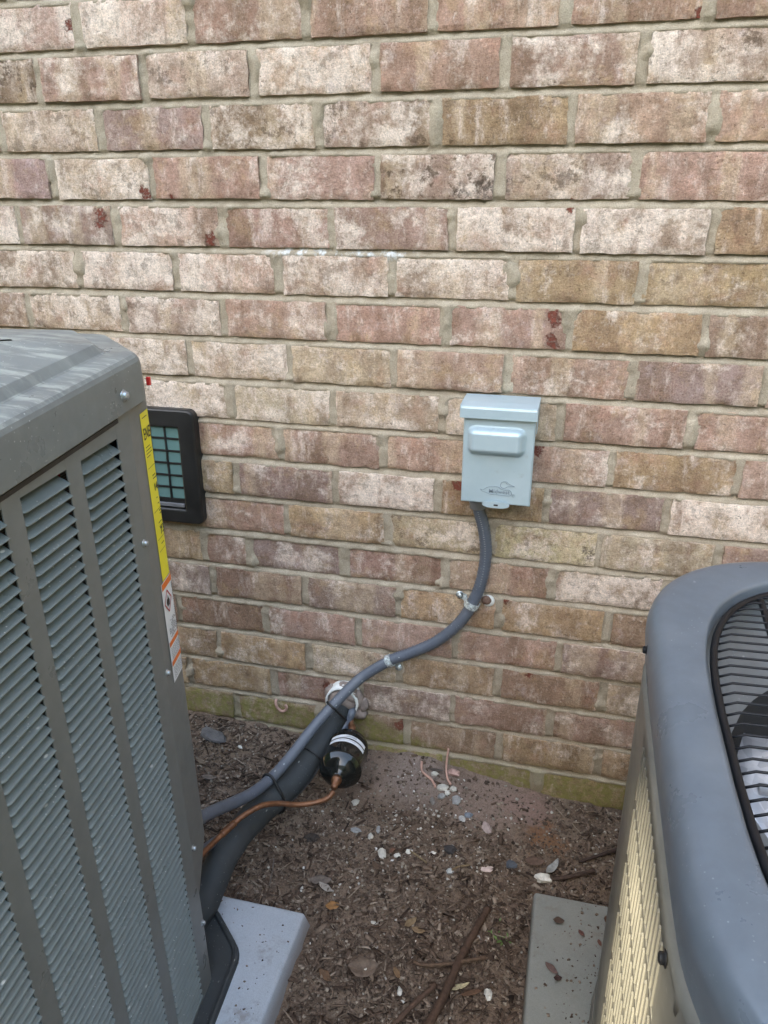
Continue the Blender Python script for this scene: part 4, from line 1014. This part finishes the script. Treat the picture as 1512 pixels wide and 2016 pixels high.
# ------------------------------------------------------------------ loose things on the soil
def chips(name, n, area, lmin, lmax, wf, tf, mat, label, dens=None, cat=None, lift=0., seed=1, onz=None):
    rg = np.random.default_rng(seed); V = np.empty((n, 8, 3)); 
    x = np.empty(n); y = np.empty(n); k_ = 0
    while k_ < n:
        a, b = rg.uniform(area[0], area[1]), rg.uniform(area[2], area[3])
        if dens is None or rg.random() < dens(a, b): x[k_], y[k_] = a, b; k_ += 1
    L_ = lmin + (lmax - lmin) * rg.random(n) ** 2.2; W_ = L_ * (wf[0] + (wf[1] - wf[0]) * rg.random(n)); T_ = L_ * tf
    z = (ground_z(x, y) if onz is None else np.full(n, onz)) + lift + T_ * .3
    yaw = rg.uniform(0, 2 * np.pi, n); pit = rg.normal(0, .28 if onz is None else .03, n); rol = rg.normal(0, .3 if onz is None else .03, n)
    cu8 = np.array([[-1, -1, -1], [1, -1, -1], [1, 1, -1], [-1, 1, -1], [-1, -1, 1], [1, -1, 1], [1, 1, 1], [-1, 1, 1]]) * .5
    C = cu8[None] * (1 + rg.uniform(-.45, .45, (n, 8, 3))) * np.stack([L_, W_, T_], -1)[:, None]
    cp_, sp_ = np.cos(pit), np.sin(pit); cr, sr = np.cos(rol), np.sin(rol); cy, sy = np.cos(yaw), np.sin(yaw)
    X, Y_, Z = C[..., 0], C[..., 1], C[..., 2]
    Y2 = Y_ * cr[:, None] - Z * sr[:, None]; Z2 = Y_ * sr[:, None] + Z * cr[:, None]
    X3 = X * cp_[:, None] + Z2 * sp_[:, None]; Z3 = -X * sp_[:, None] + Z2 * cp_[:, None]
    V[..., 0] = X3 * cy[:, None] - Y2 * sy[:, None] + x[:, None]; V[..., 1] = X3 * sy[:, None] + Y2 * cy[:, None] + y[:, None]; V[..., 2] = Z3 + z[:, None]
    q = np.array([[0, 3, 2, 1], [4, 5, 6, 7], [0, 1, 5, 4], [1, 2, 6, 5], [2, 3, 7, 6], [3, 0, 4, 7]]); F = (q[None] + (np.arange(n) * 8)[:, None, None]).reshape(-1, 4)
    me = bpy.data.meshes.new(name); me.vertices.add(n * 8); me.vertices.foreach_set("co", V.reshape(-1).astype(np.float32)); me.loops.add(F.size); me.loops.foreach_set("vertex_index", F.ravel().astype(np.int32))
    me.polygons.add(len(F)); me.polygons.foreach_set("loop_start", np.arange(0, F.size, 4, dtype=np.int32)); me.update(calc_edges=True); me.materials.append(mat)
    return tag(link(name, me), label, kind="stuff")
def free(x, y): return not ((x < .125 and y < -.415) or (x > .49 and y < -.275))
def d_mul(x, y):
    if not free(x, y): return 0
    v = .35 + .5 * (x < .0) + .35 * (y < -.25)
    return min(1, v) * (.25 if (.05 < x < .52 and y > -.13) else 1)
AREA = (-.40, .72, -.78, -.004)
chips("mulch", 4600, AREA, .005, .023, (.12, .38), .10, M['mulch'], "shredded brown bark mulch over the soil", d_mul, lift=.001, seed=2)
chips("crumbs", 15000, AREA, .0018, .0065, (.5, 1.), .6, M['crumb'], "crumbs of soil and grit", lambda a, b: 0 if not free(a, b) else (.35 if .06 < a < .50 and b > -.13 else 1), seed=3)
chips("mulch", 1500, AREA, .010, .034, (.035, .09), .05, M['mulch'], "stringy brown bark fibres over the soil", d_mul, lift=.003, seed=12)
def d_gr(x, y):
    if not free(x, y): return 0
    return .10 + .9 * math.exp(-((x - .24) / .17) ** 2 - ((y + .17) / .12) ** 2)
chips("gravel", 800, AREA, .0018, .0052, (.6, 1.), .7, M['gravel'], "small pale gravel bits scattered on the soil", d_gr, seed=4)
chips("pad_litter", 110, (-.03, .105, -.75, -.432), .0010, .0042, (.3, .9), .25, M['mulch'], "dark crumbs of litter on the left pad", lambda a, b: 1, seed=6, onz=.0452)
chips("pad_litter", 260, (.50, .66, -.62, -.29), .0012, .0052, (.3, .9), .2, M['mulch'], "brown crumbs of litter on the right pad", lambda a, b: (.3 + .7 * math.exp(-((a - .60) / .04) ** 2)), seed=8, onz=.0452)
def rock(x, y, s, c, label, el=(1, .75, .55), z=None, yaw=0.):
    s *= .86
    v, f = blob((0, 0, 0), (s * el[0], s * el[1], s * el[2]), rng.uniform(0, 60), 10, 6, .55)
    zz = gz(x, y) if z is None else z
    o = link("stone", mesh_of("stone", v, f, M['stone'], False)); o.location = (x, y, zz + s * el[2] * .45); o.rotation_euler = (rng.uniform(-.2, .2), rng.uniform(-.2, .2), yaw); o.color = (*c, 1)
    return tag(o, label, "stone", "stones on the soil")
PALE = (.52, .49, .43); GRY = (.30, .30, .29); WHT = (.70, .67, .60)
for (x, y, s, c, lb, el, yw) in (
    (.142, -.205, .0105, GRY, "oblong pale stone lying left of the gravel patch", (1.3, .6, .5), -.1),
    (.123, -.142, .0095, PALE, "pale angular stone just below the drier", (1, .9, .6), .6),
    (.173, -.211, .0085, PALE, "pale stone right of the oblong one", (.7, 1.1, .6), .3),
    (.184, -.193, .0085, GRY, "grey upright chip in the gravel patch", (.6, 1.2, .6), 0),
    (.205, -.245, .0115, PALE, "large pale stone at the lower edge of the gravel patch", (.8, 1.15, .6), .4),
    (.233, -.240, .0085, WHT, "whitish stone beside the reddish chip", (1, .7, .6), .5),
    (.253, -.228, .0065, WHT, "small white round pebble in the middle of the soil", (1, 1, .8), 0),
    (.291, -.064, .0120, PALE, "largest pale stone of the pile against the wall", (1.2, .8, .6), .2),
    (.312, -.060, .0100, PALE, "pale stone at the right of the pile by the wall", (.8, 1, .7), .8),
    (.302, -.072, .0085, WHT, "light stone in the middle of the pile by the wall", (1, .8, .6), 1.2),
    (.323, -.085, .0130, GRY, "grey slab stone in front of the pile by the wall", (.9, 1.2, .5), .2),
    (.291, -.085, .0105, GRY, "grey stone left in front of the pile by the wall", (1.1, .8, .6), .9),
    (.275, -.098, .0100, (.20, .18, .16), "dark stone left of the pile by the wall", (.7, 1.2, .6), .3),
    (.268, -.040, .0090, PALE, "stone tucked behind the pile, touching the wall", (1, .8, .7), .3),
    (.304, -.018, .0150, (.42, .27, .23), "pinkish brick fragment lying against the wall", (1.2, .7, .6), -.2),
    (.341, -.124, .0105, (.45, .44, .42), "curved pale chip in front of the grey slab", (.7, 1.1, .5), .5),
    (.352, -.113, .0100, (.20, .23, .27), "bluish stone behind the curved pale chip", (1, .8, .6), .2),
    (.391, -.128, .0150, (.40, .31, .28), "flat mauve shard on the pinkish soil", (.65, 1.4, .28), .5),
    (.330, -.205, .0130, (.055, .05, .05), "round black stone among the gravel", (1, .85, .7), .2),
    (.448, -.205, .0135, (.085, .095, .11), "dark bluish round stone left of the pale shells", (1.1, .85, .6), .1),
    (.508, -.222, .0165, WHT, "white chunky stone beside the curled grey leaf", (1.2, .8, .7), .2),
    (.30, -.220, .0070, WHT, "small white stone right of the tan twig", (1, .9, .7), .3),
    (.338, -.250, .0085, (.45, .46, .44), "lone grey square chip near the middle of the soil", (1, .9, .6), .5),
    (.404, -.225, .0110, (.60, .47, .42), "pinkish white shell fragment on the right of the soil", (1.2, .8, .3), .4),
    (.236, -.480, .0055, WHT, "tiny white stone near the bottom of the soil", (1, .7, .6), .4),
    (.298, -.498, .0080, WHT, "white bone shaped chip near the thick stick", (.6, 1.4, .5), .2),
    (.436, -.470, .0105, (.58, .56, .50), "white shell chip right of the thick stick", (.75, 1.3, .4), .2),
    (.228, -.392, .0070, PALE, "pale flake above the two tan leaves", (1.3, .6, .3), .2),
    (-.166, -.062, .0075, WHT, "white peg shaped chip beside the grey slate by the left unit", (1.5, .5, .5), -.6),
    (.062, -.240, .0150, (.05, .04, .034), "dark brown stone beneath the copper pipe", (1.2, .8, .6), .1)):
    rock(x, y, s, c, lb, el, yaw=yw)
o = rock(-.235, -.050, .034, (.115, .108, .105), "flat dark grey slate beside the left unit near the wall", (1.1, .62, .3), yaw=-.3)
def leaf(x, y, s, c, label, yaw, curl=.35, el=.5, z=None, cat="leaf", roll=0.):
    n, w_ = 9, 5; vs_ = []
    for i in range(n):
        t = i / (n - 1); hw = el * s * math.sin(math.pi * min(1, t * .97 + .015)) ** .8
        for j in range(w_):
            v = j / (w_ - 1) * 2 - 1; vs_.append(((t - .5) * 2 * s, v * hw * (1 + .12 * math.sin(9 * t + j)), curl * s * ((t - .5) ** 2 * 1.6 + v * v * .35 * el) + .002))
    fs = [(i * w_ + j, i * w_ + j + 1, (i + 1) * w_ + j + 1, (i + 1) * w_ + j) for i in range(n - 1) for j in range(w_ - 1)]
    o = link("leaf", mesh_of("leaf", vs_, fs, M['leaf'], True)); o.location = (x, y, (gz(x, y) if z is None else z) + .002); o.rotation_euler = (roll, rng.uniform(-.12, .12), yaw); o.color = (*c, 1)
    md = o.modifiers.new("thick", 'SOLIDIFY'); md.thickness = .0006
    return tag(o, label, cat, "dead leaves")
BRN = (.13, .075, .045); TAN = (.24, .145, .075); GRYB = (.15, .12, .10)
for (x, y, s, c, lb, yw, cu_l, el, z) in (
    (.109, -.330, .021, GRYB, "broad grey brown leaf behind the left pad", .1, .3, .55, None),
    (.124, -.345, .017, (.34, .30, .26), "pale curled leaf underside below the broad grey brown leaf", -.5, .5, .4, None),
    (.147, -.378, .013, (.30, .15, .06), "small orange brown leaf right of the left pad corner", .4, .4, .7, None),
    (.289, -.376, .0135, (.22, .15, .085), "upper of two tan leaves in the middle of the soil", .9, .5, .5, None),
    (.306, -.390, .0125, (.25, .165, .095), "lower of two tan leaves in the middle of the soil", -.2, .5, .5, None),
    (.232, -.482, .025, (.16, .115, .085), "large crumpled brown leaf near the bottom beside a white stone", .3, .7, .75, None),
    (.174, -.505, .014, (.15, .085, .05), "dark leaf right of the pad side near the bottom", -.5, .4, .5, None),
    (.287, -.474, .011, (.20, .12, .065), "small brown leaf above the bone shaped chip", -.9, .5, .45, None),
    (.410, -.478, .020, (.13, .07, .042), "long reddish brown leaf right of the thick stick", .55, .25, .22, None),
    (.388, -.470, .019, (.42, .36, .22), "pale yellow curled leaf right of the thick stick", .45, .6, .25, None),
    (.490, -.186, .020, (.12, .075, .055), "dark brown leaf beside the white chunky stone", .1, .3, .55, None),
    (.523, -.196, .022, (.30, .30, .28), "curled grey leaf standing beside the white chunky stone", 1.1, .9, .35, None),
    (-.200, -.150, .017, GRYB, "dry grey leaf on the mulch beside the left unit", .1, .4, .45, None),
    (-.235, -.115, .016, (.17, .125, .09), "curled leaf behind the left unit's corner", -.4, .6, .4, None),
    (.269, -.030, .016, (.085, .07, .06), "dark sliver of leaf against the wall behind the stones", .1, .2, .25, None),
    (.200, -.276, .012, (.12, .075, .05), "brown seed leaf near the middle left of the soil", -.8, .3, .5, None),
    (.222, -.232, .010, (.17, .085, .055), "reddish leaf chip in the gravel patch", 1.1, .3, .4, None),
    (.352, -.335, .013, (.11, .075, .055), "brown leaf above the thick stick", .2, .3, .35, None),
    (-.047, -.449, .017, (.11, .065, .04), "narrow brown leaf on the left pad next to the base pan", .5, .15, .25, .0455),
    (.538, -.339, .0095, (.085, .055, .042), "irregular brown leaf on the right pad, upper left", .1, .25, .7, .0455),
    (.576, -.355, .0075, (.13, .055, .045), "small reddish leaf in the middle of the right pad", -.9, .3, .5, .0455),
    (.605, -.366, .0060, (.17, .075, .055), "tiny reddish leaf near the right unit on its pad", -1.1, .3, .5, .0455),
    (.530, -.432, .0125, (.15, .095, .085), "pinkish brown pointed leaf low on the right pad", -.6, .35, .45, .0455),
    (.541, -.447, .0065, (.055, .028, .024), "dark red crumpled leaf below the pointed leaf", .2, .5, .8, .0455),
    (.618, -.316, .0095, (.10, .05, .032), "brown leaf against the right unit at the back of its pad", 1.2, .3, .5, .0455)):
    leaf(x, y, s, c, lb, yw, cu_l, el, z)
def stick(name, pts, r0, r1, c, label, cat):
    n = len(pts); P = spline([(x, y, gz(x, y) + z) for x, y, z in pts], 6); k_ = len(P)
    mb = MB().tube(P, [r0 + (r1 - r0) * i / (k_ - 1) + r0 * .12 * math.sin(i * 2.1) for i in range(k_)], 8); o = mb.build(name, M['twig']); o.color = (*c, 1)
    return tag(o, label, cat, "fallen sticks")
stick("twig", [(.416, -.312, .006), (.400, -.372, .009), (.383, -.430, .010), (.367, -.505, .010), (.346, -.575, .010), (.33, -.64, .008)], .0062, .0080, (.085, .05, .034), "long thick brown stick lying towards the viewer", "stick")
stick("twig", [(.424, -.412, .005), (.365, -.444, .014), (.330, -.452, .006), (.31, -.45, .004)], .0034, .0026, (.12, .075, .05), "short pale stick crossing over the long thick stick", "stick")
stick("twig", [(.352, -.480, .006), (.316, -.535, .008), (.290, -.585, .006), (.27, -.63, .006)], .0046, .0042, (.10, .06, .042), "thinner stick left of the long thick stick", "stick")
stick("twig", [(.643, -.122, .010), (.605, -.150, .008), (.572, -.169, .004)], .0036, .0026, (.05, .032, .026), "dark forked stick beside the right unit", "stick")
stick("twig", [(.60, -.185, .006), (.555, -.213, .006), (.525, -.222, .004)], .0048, .0030, (.07, .045, .034), "dark stick behind the right pad", "stick")
stick("twig", [(.005, -.300, .004), (.014, -.330, .006), (.020, -.361, .004)], .0016, .0012, (.15, .12, .10), "thin grey twig behind the left pad", "stick")
stick("twig", [(.292, -.246, .004), (.270, -.236, .006), (.252, -.226, .004)], .0018, .0014, (.26, .19, .11), "thin tan twig among the gravel", "stick")
stick("twig", [(.372, -.228, .004), (.350, -.243, .005), (.338, -.252, .004)], .0020, .0014, (.24, .17, .10), "thin tan twig right of the black stone", "stick")
stick("twig", [(.128, -.232, .003), (.142, -.262, .004), (.152, -.285, .003)], .0010, .0008, (.16, .11, .07), "hair thin root left of the gravel", "stick")
pt_ = MB().tube(spline([(.236, -.018, gz(.236, -.018) + .004), (.240, -.038, gz(.24, -.038) + .005), (.252, -.050, gz(.252, -.05) + .007), (.266, -.058, gz(.266, -.058) + .006), (.276, -.070, gz(.276, -.07) + .003)], 5), .0026, 7)
tag(pt_.build("plastic_strip", M['pinkish']), "pinkish strip curving over the soil left of the stone pile", "strip")
pt_ = MB().tube(spline([(.291, -.004, .098), (.2895, -.010, .080), (.290, -.022, gz(.29, -.022) + .010), (.296, -.040, gz(.296, -.04) + .006), (.306, -.054, gz(.306, -.054) + .006)], 5), .0024, 7)
tag(pt_.build("plastic_strip", M['pinkish']), "pinkish strip hanging down the wall onto the stone pile", "strip")
wd = MB(); rg = random.Random(3)
for k_ in range(16):
    a = rg.uniform(0, 6.28); x, y = .437 + rg.gauss(0, .010), -.362 + rg.gauss(0, .008); s = rg.uniform(.003, .006); z = gz(x, y) + .003
    wd.add([(x, y, z), (x + s * math.cos(a) - s * .4 * math.sin(a), y + s * math.sin(a) + s * .4 * math.cos(a), z + .002), (x + 2 * s * math.cos(a), y + 2 * s * math.sin(a), z + .004), (x + s * math.cos(a) + s * .4 * math.sin(a), y + s * math.sin(a) - s * .4 * math.cos(a), z + .002)], [(0, 1, 2, 3)])
k = NT("weed_leaf"); wm = k.out((.10, .17, .045), .6); tag(wd.build("weed", wm, recalc=False), "tiny green weed sprouting beside the thick stick", "weed")

# ------------------------------------------------------------------ leafy blocker added beyond the frame: shades the yard, its gap aims the sun
tr = thing("added_shade_tree", "unseen leafy canopy added to shade the units, with a gap for the sun", "added_shade_tree", (-3.4, -6.6, 0))
HT = 5.5
KX, KY = -SUN.x / SUN.z, -SUN.y / SUN.z
def at_h(dx, dy, h): return Vector((dx - KX * h, dy - KY * h, h))
GAP = [(.592 + KX * z, y + KY * z) for z in np.linspace(.16, .60, 16) for y in np.linspace(-.85, -.635, 10)]   # rays that reach the side of the right unit
cr = MB(); rg = random.Random(9)
def gap_dist(a, b): return min(math.hypot(a - p, b - q) for p, q in GAP)
def clump(dx, dy, r, h):
    c = at_h(dx, dy, h) - Vector((-3.4, -6.6, 0)); v, f = blob(c, (r, r, r * .7), rg.uniform(0, 50), 10, 6, .12); cr.add(v, f, False)
for a in np.arange(-1.25, 1.9, .36):
    for b in np.arange(-1.15, 2.1, .36):
        if gap_dist(a, b) > .50: clump(a, b, .44, HT + rg.uniform(-.2, .2))
for a in np.arange(.0, 1.4, .075):
    for b in np.arange(-1.5, .75, .075):
        if .082 < gap_dist(a, b) < .62: clump(a, b, .072, HT + rg.uniform(-.03, .03))
for a in np.arange(.45, 1.05, .024):
    for b in np.arange(-.95, .20, .024):
        if .022 < gap_dist(a, b) < .16: clump(a, b, .024, HT + rg.uniform(-.01, .01))
cr.build("crown", M['foliage'], tr, recalc=False)
MB().tube([(0, 0, -.2), (.1, -.05, 1.8), (.5, .3, 3.6), (1.2, 1.0, 5.4)], [.24, .2, .16, .1], 10).build("trunk", M['twig'], tr)

# ------------------------------------------------------------------ unseen house across the side yard, added to block low sky
nh = thing("added_house", "unseen house added behind the viewer to block low sky", "house", (0, -11.5, 0))
MB().box((-11, -3.2, -.3), (10, 3.2, 4.9)).build("wall", plain("siding", (.42, .39, .34), .8, 0., .08, 3), nh)
rf = MB(); rf.add([(-11.5, -3.7, 4.7), (10.5, -3.7, 4.7), (10.5, 3.7, 4.7), (-11.5, 3.7, 4.7), (-11.5, 0, 6.6), (10.5, 0, 6.6)], [(0, 1, 5, 4), (2, 3, 4, 5), (0, 4, 3), (1, 2, 5), (0, 3, 2, 1)])
rf.build("roof", plain("shingles", (.09, .085, .08), .9, 0., .2, 6), nh)

def added_hedge(label, x, y0, y1, h, seed):  # rows of foliage added out of view to block low sky
    rg = random.Random(seed); mb = MB()
    for y in np.arange(y0, y1, .9):
        for z in np.arange(.5, h, .9):
            v, f = blob((x + rg.uniform(-.2, .2), y, z), (.75, .75, .75), rg.uniform(0, 60), 12, 8, .3); mb.add(v, f, False)
    tag(mb.build("added_hedge", M['foliage'], recalc=False), label, "added_hedge")
added_hedge("unseen evergreen row added beyond the right unit to block low sky", 4.6, -8.0, .6, 4.0, 21)
added_hedge("unseen evergreen row added beyond the left unit to block low sky", -5.2, -3.0, .6, 4.0, 22)

ev = MB(); ev.box((-3.4, -.32, 3.06), (2.8, .30, 3.10)); ev.box((-3.4, -.34, 3.10), (2.8, -.32, 3.26))
ev.build("eave", plain("white_trim", (.70, .69, .66), .6, 0., .05, 5), wall)
